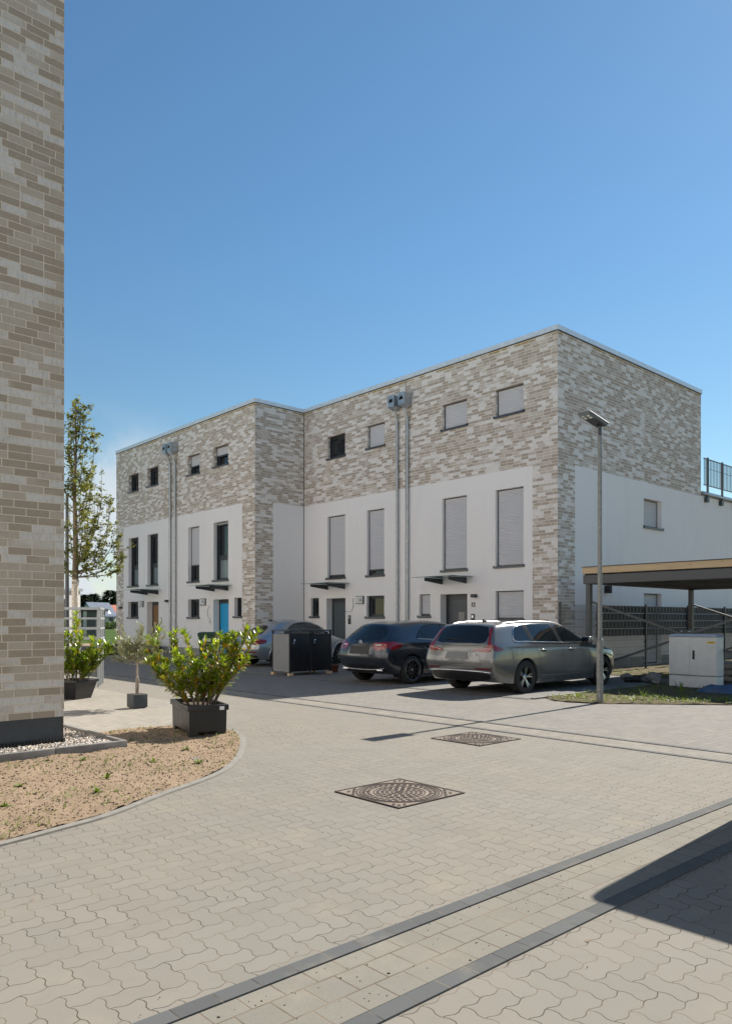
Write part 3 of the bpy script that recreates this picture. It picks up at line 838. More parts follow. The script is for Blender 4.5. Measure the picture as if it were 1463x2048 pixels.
# --- house 12
def ex12(mb):
    wall(mb, 'S', 12.10, 18.21, 27.2, -.05, ZT, [(23.06, 24.27, 4.48, 5.40, .30), (23.06, 24.27, .02, 2.33, .30)], (19.07, 40, 5.915), .30)
    # lower wing with the roof terrace
    wall(mb, 'S', 12.10, 27.2, 36.0, -.05, 5.93, [], (10, 50, 9), .30)
    mb.face([(27.2, 12.1, 5.92), (36, 12.1, 5.92), (36, 18, 5.92), (27.2, 18, 5.92)], 2)
    mb.face([(36, 12.1, 0), (36, 18, 0), (36, 18, 5.92), (36, 12.1, 5.92)], 1)
h12 = house('terraced_house', 'nearest corner house number 12 with pale brick upper storey and closed shutters', X1, 12.10, 18.07, (12.945, 99, 5.915),
    [(13.26, 14.28, 7.555, 8.365, S()), (15.385, 16.41, 7.555, 8.365, S()), (13.26, 14.28, 3.06, 5.36, S()), (15.39, 16.42, 3.04, 5.36, S()),
     (13.25, 14.28, 1.46, 2.33, S()), (16.945, 17.44, 1.585, 2.31, S())], (15.375, 16.495, 2.285, 'dark'), ex12)
window(h12, 'S', 12.10, 23.06, 24.27, 4.48, 5.40, .30, 1.0); window(h12, 'S', 12.10, 23.06, 24.27, .02, 2.33, .30, 1.0, sill=False)
coping(h12, [(X1 - .035, 12.10 - .035, X1 + .38, 18.07), (X1 + .38, 12.065, 27.235, 12.45), (26.9, 12.45, 27.235, 18.0)])
rainpipe(h12, X1, 17.92); text_mesh('12', .20, wallM(X1 - .018, 15.125, 1.87), 'house_number', 'anthracite', h12, .012, .85)
wall_lamp(h12, X1, 15.06, 2.21); mailbox(h12, X1, 15.14, 1.2, 1.65)
mb = MB(); mb.bbox(20.66, 20.82, 11.93, 12.098, 2.27, 2.50, .01); o = mb.build('side_lamp', 'soft_black', h12)
mb = MB(); mb.bbox(X1 - .03, X1 - .002, 12.87, 12.95, 2.50, 2.58, .006); mb.build('wall_socket', 'white_paint', h12)
# terrace railing and roof edge
mb = MB(); mb.box(27.22, 36.0, 12.06, 12.30, 5.935, 6.02); mb.box(27.22, 36.0, 12.02, 12.34, 6.03, 6.09); mb.tube([(27.25, 12.0, 6.0), (36, 12.0, 6.0)], .05, 8); mb.build('terrace_gutter', 'zinc', h12)
for k in range(7):
    rl = MB(); x = 27.57 + 1.235 * k; rl.box(x - .035, x + .035, 11.99, 12.05, 5.80, 7.33); rl.box(x - .11, x + .07, 11.985, 12.097, 5.72, 5.90)
    if k == 0: railing = rl.build('terrace_railing', 'anthracite', h12)
    else: rl.build('railing_post', 'anthracite', railing)
rl = MB(); x = 27.26
while x < 36:
    rl.box(x - .02, x + .02, 12.0, 12.012, 6.33, 7.25); x += .125
rl.box(27.24, 36, 11.995, 12.03, 7.25, 7.28); rl.box(27.24, 36, 11.995, 12.03, 6.30, 6.33); rl.box(27.24, 36, 12.004, 12.012, 6.92, 6.935); rl.build('bars', 'anthracite', railing)
# --- house 14
h14 = house('terraced_house', 'middle house number 14 set back beside the inner corner, top window open dark', X1, 18.07, 23.68, (0, 99, 5.915),
    [(19.10, 20.0, 7.56, 8.365, S()), (21.20, 22.2, 7.53, 8.365, dict(tilt=True, curtain=False)), (19.12, 20.01, 3.03, 5.36, S(.93)), (21.20, 22.235, 3.03, 5.36, S(.97)),
     (19.12, 20.03, 1.56, 2.32, {}), (22.74, 23.24, 1.59, 2.31, {})], (21.18, 22.28, 2.275, 'grey'))
coping(h14, [(X1 - .035, 18.07, X1 + .38, 23.72)])
rainpipe(h14, X1, 18.41); sign(h14, X1, 20.56, 20.155, 2.04, 2.325, '14', 'plain'); mailbox(h14, X1, 20.94, 1.31, 1.635)
mb = MB(); mb.tube([(X1 - .012, 20.76, 2.25), (X1 - .012, 20.72, 2.0), (X1 - .012, 20.80, 1.80), (X1 - .012, 21.05, 1.76), (X1 - .012, 21.18, 1.78)], .006, 5); mb.build('loose_cable', 'anthracite', h14)
mb = MB(); mb.box(X1 - .006, X1 - .001, 18.062, 18.078, 0, ZT - .02); mb.build('expansion_joint', 'anthracite', h14)
mb = MB(); mb.box(X1 - .012, X1 - .001, 23.655, 23.679, 0, ZT - .02); mb.build('corner_joint', 'anthracite', h14)
# --- house 16
def ex16(mb): wall(mb, 'S', 23.68, X2, X1 + .001, -.05, ZT, [], (16.74, 40, 5.915), .30)
h16 = house('terraced_house', 'house number 16 with bright blue front door, projecting at the inner corner', X2, 23.68, 29.87, (24.545, 99, 5.915),
    [(25.53, 26.61, 7.575, 8.365, S(.46)), (27.71, 28.67, 7.53, 8.355, S(.58)), (25.53, 26.61, 3.035, 5.35, dict(transom=TR, shut=.04, frost=True)), (27.735, 28.66, 3.055, 5.345, S(.72, transom=TR)),
     (24.57, 25.08, 1.59, 2.32, {}), (27.735, 28.66, 1.56, 2.325, {})], (25.495, 26.64, 2.28, 'blue'), ex16)
coping(h16, [(X2 - .035, 23.645, X2 + .38, 29.87), (X2 + .38, 23.645, X1 + .35, 24.0)])
rainpipe(h16, X2, 29.66); sign(h16, X2, 27.63, 27.195, 2.05, 2.34, '16', 'name'); mailbox(h16, X2, 26.86, 1.30, 1.5, .10, 'label_white')
mb = MB(); mb.tube([(X2 - .012, 26.9, 2.05), (X2 - .012, 27.05, 1.85), (X2 - .012, 27.05, 1.62), (X2 - .012, 26.86, 1.5)], .006, 5); mb.build('loose_cable', 'anthracite', h16)
mb = MB(); mb.bbox(X2 - .03, X2 - .002, 24.22, 24.30, 2.50, 2.58, .006); mb.build('wall_socket', 'white_paint', h16)
# --- house 18
h18 = house('terraced_house', 'farthest house number 18 with wooden front door at the left end', X2, 29.87, 35.69, (0, 34.88, 5.915),
    [(31.33, 32.37, 7.535, 8.36, {}), (33.28, 34.33, 7.51, 8.33, {}), (31.355, 32.37, 3.04, 5.35, dict(transom=TR, frost=True)), (33.295, 34.33, 3.045, 5.335, dict(transom=TR, frost=True)),
     (33.31, 34.38, 1.565, 2.32, {})], (31.30, 32.44, 2.285, 'oak'))
coping(h18, [(X2 - .035, 29.87, X2 + .38, 35.725)])
mb = MB(); mb.face([(X2, 35.69, -.05), (27.2, 35.69, -.05), (27.2, 35.69, ZT), (X2, 35.69, ZT)]); mb.build('gable_wall', 'brick', h18)
rainpipe(h18, X2, 30.10); sign(h18, X2, 33.18, 32.74, 2.055, 2.34, '18', 'plain'); mailbox(h18, X2, 31.06, 1.30, 1.60, .12, 'brushed_steel')
wall_lamp(h18, X2, 30.44, 2.29); wall_lamp(h18, X2, 35.1, 2.05)
mb = MB(); mb.bbox(X2 - .03, X2 - .002, 35.16, 35.24, 2.62, 2.74, .006); mb.build('wall_socket', 'white_paint', h18)

# --- the near house on the left: its side wall fills the edge of the frame
hn = thing('near_house', (3.3, 8.81, 0), 'tall pale brick house cut off by the left edge, dark plinth above gravel', 'house')
mb = MB()
lean = .0
wall(mb, 'S', 8.81, -7.5, 3.30, .36, ZT + .0, [], None)
onear = [(u, u + 1.02, z, z2, .2) for u in (10.2, 12.2, 15.0, 17.2, 21, 23, 26, 28) for z, z2 in ((7.55, 8.36), (3.05, 5.35))] + [(10.2, 11.2, 1.5, 2.32, .2), (12.3, 13.4, .0, 2.28, .3), (15, 16.02, 1.5, 2.32, .2), (17.3, 18.4, 0, 2.28, .3)]
wall(mb, 'B', 3.30, 8.81, 32.0, -.05, ZT, onear, (9.7, 31.0, 5.915), .30)  # unseen far part lengthened to bounce more sunlight onto the fronts
mb.face([(-7.5, 8.81, ZT - .01), (3.3, 8.81, ZT - .01), (3.3, 32, ZT - .01), (-7.5, 32, ZT - .01)], 2)
mb.face([(-7.5, 32, 0), (3.3, 32, 0), (3.3, 32, ZT), (-7.5, 32, ZT)], 0); mb.face([(-7.5, 8.81, 0), (-7.5, 32, 0), (-7.5, 32, ZT), (-7.5, 8.81, ZT)], 0)
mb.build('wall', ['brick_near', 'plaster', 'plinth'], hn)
mb = MB(); mb.box(-7.5, 3.292, 8.822, 9.0, -.05, .358); mb.build('plinth', 'anthracite_matt', hn)
mb = MB()
for k in range(5, 109):      # corner bricks stand a few millimetres proud of the joints
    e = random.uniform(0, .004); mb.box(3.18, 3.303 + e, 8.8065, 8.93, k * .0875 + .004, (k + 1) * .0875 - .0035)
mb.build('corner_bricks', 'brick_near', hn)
mb = MB(); xx = -2.0
while xx < 3.31:      # dimpled drainage membrane standing in the gravel
    mb.tube([(xx, 8.80, .03), (xx, 8.80, .115)], .012, 6); xx += .035
mb.box(-7.5, 3.315, 8.803, 8.811, .0, .11); mb.build('drainage_membrane', 'soft_black', hn)
for (a, b, c, d, e) in onear:
    if e < .25: window(hn, 'B', 3.30, a, b, c, d, .2, .9 if a > 12 else 0)
    else: door(hn, 'B', 3.30, a, b, d, .3, 'grey')
mb = MB(); mb.box(-7.5, 3.335, 8.775, 9.1, ZT + .012, ZT + .15); mb.box(2.95, 3.335, 9.1, 32, ZT + .012, ZT + .15); mb.build('coping', 'coping', hn)

# --- unseen house row added behind the viewer to throw sunlight back on the shaded fronts
ho = thing('added_bounce_row', (-7.5, -34, 0), 'long white rendered house row, unseen, added behind the viewer to bounce sunlight', 'house')
oo_ = [(u, u + 1.02, z, z2, .2) for u in range(-31, 3, 5) for z, z2 in ((7.55, 8.36), (3.05, 5.35), (1.5, 2.32))]
mb = MB(); wall(mb, 'B', -7.5, -34, 4.5, -.05, ZT, oo_, (-33, 3.5, 8.9), .30)
mb.face([(-18, -34, ZT - .01), (-7.5, -34, ZT - .01), (-7.5, 4.5, ZT - .01), (-18, 4.5, ZT - .01)], 2); mb.face([(-18, 4.5, 0), (-7.5, 4.5, 0), (-7.5, 4.5, ZT), (-18, 4.5, ZT)], 0)
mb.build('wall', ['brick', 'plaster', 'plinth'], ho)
for (a, b, c, d, e) in oo_:
    mb = MB(); mb.box(-7.69, -7.65, a + .002, b - .002, c + .002, d - .002); mb.build('window', 'window_glass', ho)
# ------------------------------------------------------------------ cars
def smooth_body(mb_v, mb_f, creases, level, cutters):
    me = bpy.data.meshes.new('t'); me.from_pydata(mb_v, [], mb_f); me.update()
    bm = bmesh.new(); bm.from_mesh(me); bmesh.ops.recalc_face_normals(bm, faces=bm.faces)
    cl = bm.edges.layers.float.new('crease_edge')
    bm.verts.ensure_lookup_table()
    for e in bm.edges:
        k = tuple(sorted((e.verts[0].index, e.verts[1].index)))
        if k in creases: e[cl] = creases[k]
    bm.to_mesh(me); bm.free()
    ob = bpy.data.objects.new('t', me); COL.objects.link(ob)
    m = ob.modifiers.new('s', 'SUBSURF'); m.levels = level; m.render_levels = level
    cs = []
    for (cx, r, y0, y1, cz) in cutters:
        b = MB(); n = 40
        vs = [(cx + r * math.cos(2 * math.pi * k / n), y, cz + r * math.sin(2 * math.pi * k / n)) for y in (y0, y1) for k in range(n)]
        fs = [(k, (k + 1) % n, n + (k + 1) % n, n + k) for k in range(n)] + [tuple(range(n))[::-1], tuple(range(n, 2 * n))]
        b.mesh(vs, fs); c = b.build('t', 'rubber'); cs.append(c)
        bmc = bmesh.new(); bmc.from_mesh(c.data); bmesh.ops.recalc_face_normals(bmc, faces=bmc.faces); bmc.to_mesh(c.data); bmc.free()
        q = ob.modifiers.new('b', 'BOOLEAN'); q.operation = 'DIFFERENCE'; q.object = c; q.solver = 'EXACT'
    dg = bpy.context.evaluated_depsgraph_get(); dg.update()
    out = bpy.data.meshes.new_from_object(ob.evaluated_get(dg))
    vs = [v.co.copy() for v in out.vertices]; fs = [tuple(p.vertices) for p in out.polygons]
    bpy.data.meshes.remove(out); bpy.data.objects.remove(ob)
    for c in cs: bpy.data.objects.remove(c)
    return vs, fs

class Car:
    """body laid out as a box lattice (columns along the length, rows up the side, k across the width)"""
    def __init__(s, name, loc, label, paint, cols, kf, wheels, r_w, arch, halfw, rearbow=.10, frontbow=.16, crown=.045, creases=(), group=None):
        s.t = thing(name, loc, label, 'car', group); s.O = Vector(loc)
        C = len(cols); Rn = 6; K = len(kf); ks = [-f for f in kf] + [f for f in kf[::-1][(1 if kf[-1] == 0 else 0):]]
        nk = len(ks); idx = {}; V = []
        def vert(c, r, k):
            if (c, r, k) in idx: return idx[(c, r, k)]
            x, y, z = cols[c]['x'][r], cols[c]['y'][r], cols[c]['z'][r]
            f = ks[k]; q = 1 - f * f
            if r == 5: z += cols[c].get('crown', crown) * q
            if c == 0: x -= rearbow * q * cols[c].get('rb', [1] * 6)[r]
            elif c <= 2 and r == 5: x -= rearbow * q * .5
            if c == C - 1: x += frontbow * q
            elif c == C - 2 and r == 5: x += frontbow * q * .8
            x += cols[c].get('wb', 0) * q if r == 5 else 0
            V.append((x, y * f, z)); idx[(c, r, k)] = len(V) - 1; return len(V) - 1
        F = []
        for c in range(C - 1):
            for r in range(Rn - 1):
                for k in (0, nk - 1): F.append((vert(c, r, k), vert(c + 1, r, k), vert(c + 1, r + 1, k), vert(c, r + 1, k)))
            for k in range(nk - 1):
                for r in (0, Rn - 1): F.append((vert(c, r, k), vert(c + 1, r, k), vert(c + 1, r, k + 1), vert(c, r, k + 1)))
        for r in range(Rn - 1):
            for k in range(nk - 1):
                for c in (0, C - 1): F.append((vert(c, r, k), vert(c, r + 1, k), vert(c, r + 1, k + 1), vert(c, r, k + 1)))
        cr = {}
        for (kind, a, w) in creases:
            if kind == 'row':
                for c in range(C - 1):
                    for k in (0, nk - 1): cr[tuple(sorted((idx[(c, a, k)], idx[(c + 1, a, k)])))] = w
                for c in (0,):
                    for k in range(nk - 1): cr[tuple(sorted((idx[(c, a, k)], idx[(c, a, k + 1)])))] = w
            if kind == 'corner':
                for r in range(a, Rn - 1):
                    for k in (0, nk - 1): cr[tuple(sorted((idx[(0, r, k)], idx[(0, r + 1, k)])))] = w
            if kind == 'rear':
                for k in range(nk - 1): cr[tuple(sorted((idx[(0, a, k)], idx[(0, a, k + 1)])))] = w
        cut = []
        for wx in wheels:
            for sgn in (-1, 1): cut.append((wx, arch, sgn * (halfw - .27), sgn * (halfw + .3), r_w))
        vs, fs = smooth_body(V, F, cr, 3, cut)
        s.bvh = BVHTree.FromPolygons(vs, fs)
        body = MB(); body.mesh(vs, fs, 0, True); body.v = [tuple(Vector(v) + s.O) for v in body.v]
        s.body = body.build('body', paint, s.t)
        try:
            s.body.data.set_sharp_from_angle(angle=R(40))
        except Exception: pass
        s.halfw = halfw
        # dark wheel wells and underside
        mb = MB()
        for wx in wheels:
            for sgn in (-1, 1):
                y0, y1 = sgn * (halfw - .30), sgn * (halfw - .055)
                n = 24
                a = [(wx + (arch - .006) * math.cos(math.pi * (k / (n / 1) * 1.3 - .15)), (arch - .006) * math.sin(math.pi * (k / n * 1.3 - .15)) + r_w) for k in range(n + 1)]
                for k in range(n): mb.face([s.O + Vector((a[k][0], y0, a[k][1])), s.O + Vector((a[k + 1][0], y0, a[k + 1][1])), s.O + Vector((a[k + 1][0], y1, a[k + 1][1])), s.O + Vector((a[k][0], y1, a[k][1]))], 0, True)
                mb.face([s.O + Vector((p[0], y0, p[1])) for p in a])
        mb.build('wheel_arch_liner', 'seam_black', s.t)
    def hit(s, p, d):
        h = s.bvh.ray_cast(Vector(p), Vector(d).normalized())
        return (h[0], h[1]) if h[0] is not None else (None, None)
    def proj(s, p2, side):
        """p2 = (x,z) on the flank for side 'R'/'L', (y,z) for 'rear'/'front', (x,y) for 'top'"""
        a, b = p2[0], p2[1]
        if side == 'R': return s.hit((a, -3, b), (0, 1, 0))
        if side == 'L': return s.hit((a, 3, b), (0, -1, 0))
        if side == 'rear': return s.hit((-3, a, b), (1, 0, 0))
        if side == 'front': return s.hit((9, a, b), (-1, 0, 0))
        return s.hit((a, b, 4), (0, 0, -1))
    def patch(s, name, pts, side, mat, off=.004, step=.045, parent=None, smooth=5, trim=None, trim_r=.006, trim_mat='chrome', skirt=True, trim_name='trim'):
        P2 = [(v[0], v[1]) for v in smooth_pts([Vector((p[0], p[1], 0)) for p in pts], smooth)] if smooth else pts
        vs, fs = poly_cells(P2, step); out = []; ok = []
        for v in vs:
            h, n = s.proj(v, side)
            out.append(None if h is None else s.O + h + n * off)
        mb = MB(); good = [f for f in fs if all(out[i] is not None for i in f)]
        mb.mesh([o if o is not None else (0, 0, 0) for o in out], good, 0, True)
        o = mb.build(name, mat, parent or s.t)
        clean_n = bmesh.new(); clean_n.from_mesh(o.data)
        bmesh.ops.delete(clean_n, geom=[v for v in clean_n.verts if not v.link_faces], context='VERTS')
        bmesh.ops.recalc_face_normals(clean_n, faces=clean_n.faces); clean_n.to_mesh(o.data); clean_n.free()
        if trim:
            loop = []
            for p in P2:
                h, n = s.proj(p, side)
                if h is not None: loop.append(s.O + h + n * (off + .001))
            mb = MB(); mb.tube(loop + [loop[0]], trim_r, 6, 0, False); mb.build(trim_name, trim_mat, o)
        return o
    def line(s, name, pts, side, mat, r=.004, off=.0, parent=None, n=8, smooth=True, build=True, mb=None):
        P2 = smooth_pts([Vector((p[0], p[1], 0)) for p in pts], n, False) if smooth else [Vector((p[0], p[1], 0)) for p in pts]
        L = []
        for p in P2:
            h, nn = s.proj(p, side)
            if h is not None: L.append(s.O + h + nn * off)
        m = mb or MB()
        if len(L) > 1: m.tube(L, r, 6, 0, True)
        return m.build(name, mat, parent or s.t) if build else m
    def wheel(s, wx, sgn, r, w, rim_r, spokes, style, rimmat, facemat=None, yo=None):
        y_out = sgn * (yo if yo else s.halfw - .01)
        M = Matrix.Translation(s.O + Vector((wx, y_out, r))) @ Matrix.Rotation(R(90) * sgn, 4, 'X') @ Matrix.Scale(-1, 4, (0, 0, 1))
        # local z points outward from the car
        M = Matrix.Translation(s.O + Vector((wx, y_out, r))) @ (Matrix(((1, 0, 0), (0, 0, sgn), (0, 1, 0))).to_4x4())
        W = bpy.data.objects.new('wheel', None); COL.objects.link(W); W.parent = s.t; ORIG[W.name] = s.O
        mb = MB()
        mb.lathe([(rim_r, -w), (r - .03, -w), (r - .006, -w + .02), (r, -w + .05), (r, -.05), (r - .006, -.02), (r - .03, -.003), (rim_r + .02, .002), (rim_r, -.004)], 48, 0, M)
        mb.build('tyre', 'rubber', W)
        mb = MB(); mb.lathe([(rim_r, -.004), (rim_r - .008, .0), (rim_r - .022, -.004), (rim_r - .03, -.03), (rim_r - .035, -.16)], 48, 0, M)
        mb.lathe([(rim_r - .035, -.13), (0, -.13)], 32, 1, M)
        mb.build('rim', [facemat or rimmat, 'seam_black'], W)
        mb = MB()
        for k in range(spokes):
            a = 2 * math.pi * k / spokes + .15
            prs = ((-.09, -.15), (.09, .15)) if style == 'double' else ((0, 0),)
            for (da, db) in prs:
                p0 = Vector((math.cos(a + da * .6) * .05, math.sin(a + da * .6) * .05, -.035)); p1 = Vector((math.cos(a + db) * (rim_r - .015), math.sin(a + db) * (rim_r - .015), -.012))
                ww = .022 if style == 'double' else .045
                d = (p1 - p0).normalized(); t_ = Vector((-d.y, d.x, 0)); up = Vector((0, 0, 1))
                A = [p0 + t_ * ww * .6, p0 - t_ * ww * .6, p1 - t_ * ww * .5, p1 + t_ * ww * .5]
                B = [q - up * .03 for q in A]
                mb.mesh(A + B, [(0, 1, 2, 3), (0, 4, 5, 1), (2, 6, 7, 3), (1, 5, 6, 2), (3, 7, 4, 0)], 0, False, M)
        mb.lathe([(.0, -.02), (.035, -.022), (.06, -.034), (.062, -.05), (0, -.05)], 20, 0, M)
        mb.build('spokes', rimmat, W)
        mb = MB(); mb.lathe([(.0, -.012), (.022, -.014), (.026, -.022)], 16, 0, M); mb.build('hub_cap', 'brushed_steel', W)
        return W
    def mirror(s, x, y, z, paint, sgn=-1):
        mb = MB(); O = s.O
        mb.bar(O + Vector((x, sgn * (y - .10), z - .02)), O + Vector((x, sgn * (y + .03), z)), .09, .03)
        b = MB(); b.bbox(-.07, .09, -.11, .11, -.075, .085, .045, 0, Matrix.Translation(O + Vector((x, sgn * (y + .10), z + .05))), 3)
        m = b.build('mirror', paint, s.t); mb.build('mirror_arm', 'black_plastic', m)
        b = MB(); b.box(-.076, -.0705, -.085, .085, -.05, .06, 0, Matrix.Translation(O + Vector((x, sgn * (y + .10), z + .05)))); b.build('mirror_glass', 'car_glass', m)
    def handle(s, x, z, side='R', mat='chrome'):
        h, n = s.proj((x, z), side)
        if h is None: return
        p = s.O + h
        sg = -1 if side == 'R' else 1
        mb = MB(); mb.bbox(-.10, .10, -.016, .016, -.014, .014, .008, 0, Matrix.Translation(p + Vector((0, sg * .03, 0)))); 
        for dx in (-.085, .085): mb.box(-.012, .012, -.02, .02, -.01, .01, 0, Matrix.Translation(p + Vector((dx, sg * .014, 0))))
        o = mb.build('door_handle', mat, s.t)
        s.patch('handle_recess', [(x - .09, z - .03), (x + .06, z - .045), (x + .09, z), (x + .05, z + .03), (x - .08, z + .03)], side, 'seam_black', .0015, .03, o, 3)

def col(x, y, z, **k):
    f = lambda a: list(a) if isinstance(a, (list, tuple)) else [a] * 6
    return dict(x=f(x), y=f(y), z=f(z), **k)

# ---- estate car in stone grey --------------------------------------------------
VC = [
    col([.17, .06, .03, .09, .13, .34], [.78, .86, .88, .85, .81, .655], [.27, .43, .68, .93, 1.02, 1.36], crown=.03, rb=[.6, .9, .9, .9, .9, .9]),
    col([.34, .26, .24, .28, .33, .50], [.87, .90, .91, .89, .855, .68], [.25, .42, .67, .93, 1.03, 1.38]),
    col([.64, .62, .62, .64, .67, .78], [.885, .918, .925, .905, .865, .695], [.22, .42, .66, .92, 1.02, 1.395]),
    col([1.05, 1.05, 1.05, 1.05, 1.08, 1.22], [.89, .92, .925, .905, .865, .70], [.20, .42, .66, .91, 1.01, 1.405]),
    col([1.55, 1.55, 1.55, 1.55, 1.56, 1.60], [.89, .91, .92, .90, .865, .705], [.19, .40, .66, .90, 1.0, 1.41]),
    col([2.25, 2.25, 2.25, 2.25, 2.22, 2.15], [.89, .91, .92, .90, .865, .70], [.19, .38, .66, .90, .985, 1.405]),
    col([2.95, 2.95, 2.95, 2.95, 2.95, 2.62], [.89, .91, .92, .90, .865, .675], [.19, .38, .66, .89, .97, 1.37]),
    col([3.30, 3.30, 3.30, 3.30, 3.34, 3.16], [.89, .91, .92, .90, .86, .70], [.19, .38, .66, .885, .955, 1.16], wb=.10),
    col([3.55, 3.55, 3.55, 3.55, 3.56, 3.50], [.89, .92, .925, .90, .85, .76], [.20, .40, .66, .87, .93, .985], crown=.03, wb=.06),
    col([3.92, 3.92, 3.92, 3.92, 3.92, 3.92], [.89, .92, .925, .895, .84, .74], [.22, .42, .66, .85, .895, .93], crown=.03),
    col([4.38, 4.40, 4.40, 4.40, 4.38, 4.34], [.86, .885, .89, .86, .80, .70], [.22, .42, .62, .78, .83, .86], crown=.03),
    col([4.52, 4.58, 4.60, 4.58, 4.52, 4.46], [.72, .78, .79, .77, .73, .62], [.24, .38, .56, .70, .76, .79], crown=.03)]
VW = [1.03, 3.90]
v = Car('estate_car', (11.42, 9.905, 0), 'stone grey estate car with roof rails and chrome window trim, nearest the lamp post', 'paint_stone', VC, [1, .72, .36, 0], VW, .335, .385, .925,
        rearbow=.08, frontbow=.14, crown=.03, creases=[('row', 0, .6), ('rear', 4, .5), ('row', 4, .5), ('row', 3, .3), ('rear', 5, .8), ('row', 5, .3), ('corner', 1, .5), ('rear', 2, .3)], group='parked cars')
# side glass (x,z), one chrome-framed band divided by pillars
for side in ('R', 'L'):
    g = v.patch('side_window', [(.76, 1.045), (.72, 1.12), (.78, 1.24), (.92, 1.335), (1.4, 1.375), (2.0, 1.385), (2.45, 1.36), (2.80, 1.26), (3.10, 1.11), (3.29, 1.00), (3.2, .985), (2.6, .992), (1.8, 1.012), (1.1, 1.035)], side, 'car_glass', .003, .05, None, 4, True, .011, 'chrome', trim_name='window_trim')
    mb = MB()
    for pts in ([(1.27, 1.03), (1.20, 1.20), (1.16, 1.36)], [(1.37, 1.03), (1.30, 1.20), (1.25, 1.36)], [(2.24, .995), (2.17, 1.2), (2.11, 1.375)], [(2.34, .995), (2.27, 1.2), (2.2, 1.37)], [(2.29, .995), (2.22, 1.2), (2.155, 1.375)], [(1.32, 1.03), (1.25, 1.20), (1.205, 1.36)]):
        v.line('', pts, side, '', .022, -.012, None, 4, True, False, mb)
    mb.build('pillar', 'soft_black', g)
    mb = MB()
    for pts in ([(1.38, 1.0), (1.40, .88), (1.47, .72), (1.53, .5), (1.55, .27)], [(2.30, .98), (2.32, .7), (2.32, .27)], [(3.28, .96), (3.33, .8), (3.36, .6), (3.34, .27)], [(1.55, .27), (2.4, .265), (3.34, .27)], [(.68, .84), (.72, .70)], ):
        v.line('', pts, side, '', .0035, -.001, None, 8, True, False, mb)
    mb.build('door_seam', 'seam_black', v.t)
    v.line('sill_strip', [(1.52, .345), (2.4, .34), (3.30, .345)], side, 'paint_stone', .022, -.012)
    for hx in (1.62, 2.62): v.handle(hx, .865, side)
mb = MB(); v.line('', [(.73, .93), (.74, .80), (.88, .79), (.91, .84), (.90, .93), (.74, .935)], 'R', '', .003, -.001, None, 5, True, False, mb); mb.build('fuel_flap_seam', 'seam_black', v.t)
# rear glass, lamps, plate
rg = v.patch('rear_window', [(-.62, 1.035), (-.545, 1.325), (0, 1.355), (.545, 1.325), (.62, 1.035), (.3, 1.02), (0, 1.015), (-.3, 1.02)], 'rear', 'car_glass', .004, .05, None, 2)
mb = MB(); mb.bbox(.30, .62, -.56, .56, 1.385, 1.42, .012, 0, Matrix.Translation(v.O)); 
mb = MB(); v.line('wiper', [(-.02, 1.06), (.2, 1.085), (.38, 1.075)], 'rear', 'soft_black', .01, .012, rg)
for sg in (-1, 1):
    tl = v.patch('tail_light', [(sg * .655, 1.30), (sg * .60, 1.29), (sg * .69, 1.00), (sg * .64, .925), (sg * .42, .90), (sg * .40, .87), (sg * .60, .85), (sg * .78, .86), (sg * .80, .98), (sg * .72, 1.06)], 'rear', 'tail_red', .006, .04, None, 3)
    v.patch('tail_light_side', [(.10, .87), (.11, .97), (.20, .95), (.33, .90), (.30, .878)], 'R' if sg < 0 else 'L', 'tail_red', .006, .04, tl, 3)
    v.line('light_bar', [(sg * .79, .93), (sg * .62, .905), (sg * .46, .88)], 'rear', 'tail_pale', .005, .007, tl)
    v.patch('reflector', [(sg * .80, .50), (sg * .46, .515), (sg * .46, .545), (sg * .80, .535)], 'rear', 'tail_dark_red', .004, .05, None, 0)
v.patch('number_plate', [(-.30, .70), (-.25, .84), (.25, .84), (.30, .70)], 'rear', 'plate_grey', .008, .08, None, 0)
mb = MB()
for pts in ([(-.66, .985), (-.3, .965), (0, .96), (.3, .965), (.66, .985)], [(-.66, .985), (-.62, .93), (-.42, .85), (-.3, .855), (0, .855), (.3, .855), (.42, .85), (.62, .93), (.66, .985)], [(-.55, .80), (-.58, .62), (-.5, .575), (0, .565), (.5, .575), (.58, .62), (.55, .80)]):
    v.line('', pts, 'rear', '', .004, -.001, None, 6, True, False, mb)
mb.build('tailgate_seam', 'seam_black', v.t)
v.patch('lower_bumper', [(-.74, .34), (-.70, .43), (-.3, .455), (.3, .455), (.70, .43), (.74, .34), (.5, .285), (0, .28), (-.5, .285)], 'rear', 'black_plastic', .006, .06, None, 3)
v.line('bumper_strip', [(-.80, .455), (-.5, .475), (0, .48), (.5, .475), (.80, .455)], 'rear', 'chrome', .011, .008)
# badge letters
def badge(car, txt, y, z, size, mat='chrome'):
    h, n = car.proj((y, z), 'rear')
    if h is None: return
    p = car.O + h
    M = wallM(p.x - .006, p.y, p.z); text_mesh(txt, size, M, 'badge', mat, car.t, .002, 1.3)
badge(v, 'T6', -.46, .775, .065); badge(v, 'V60', .46, .925, .001 + .045)
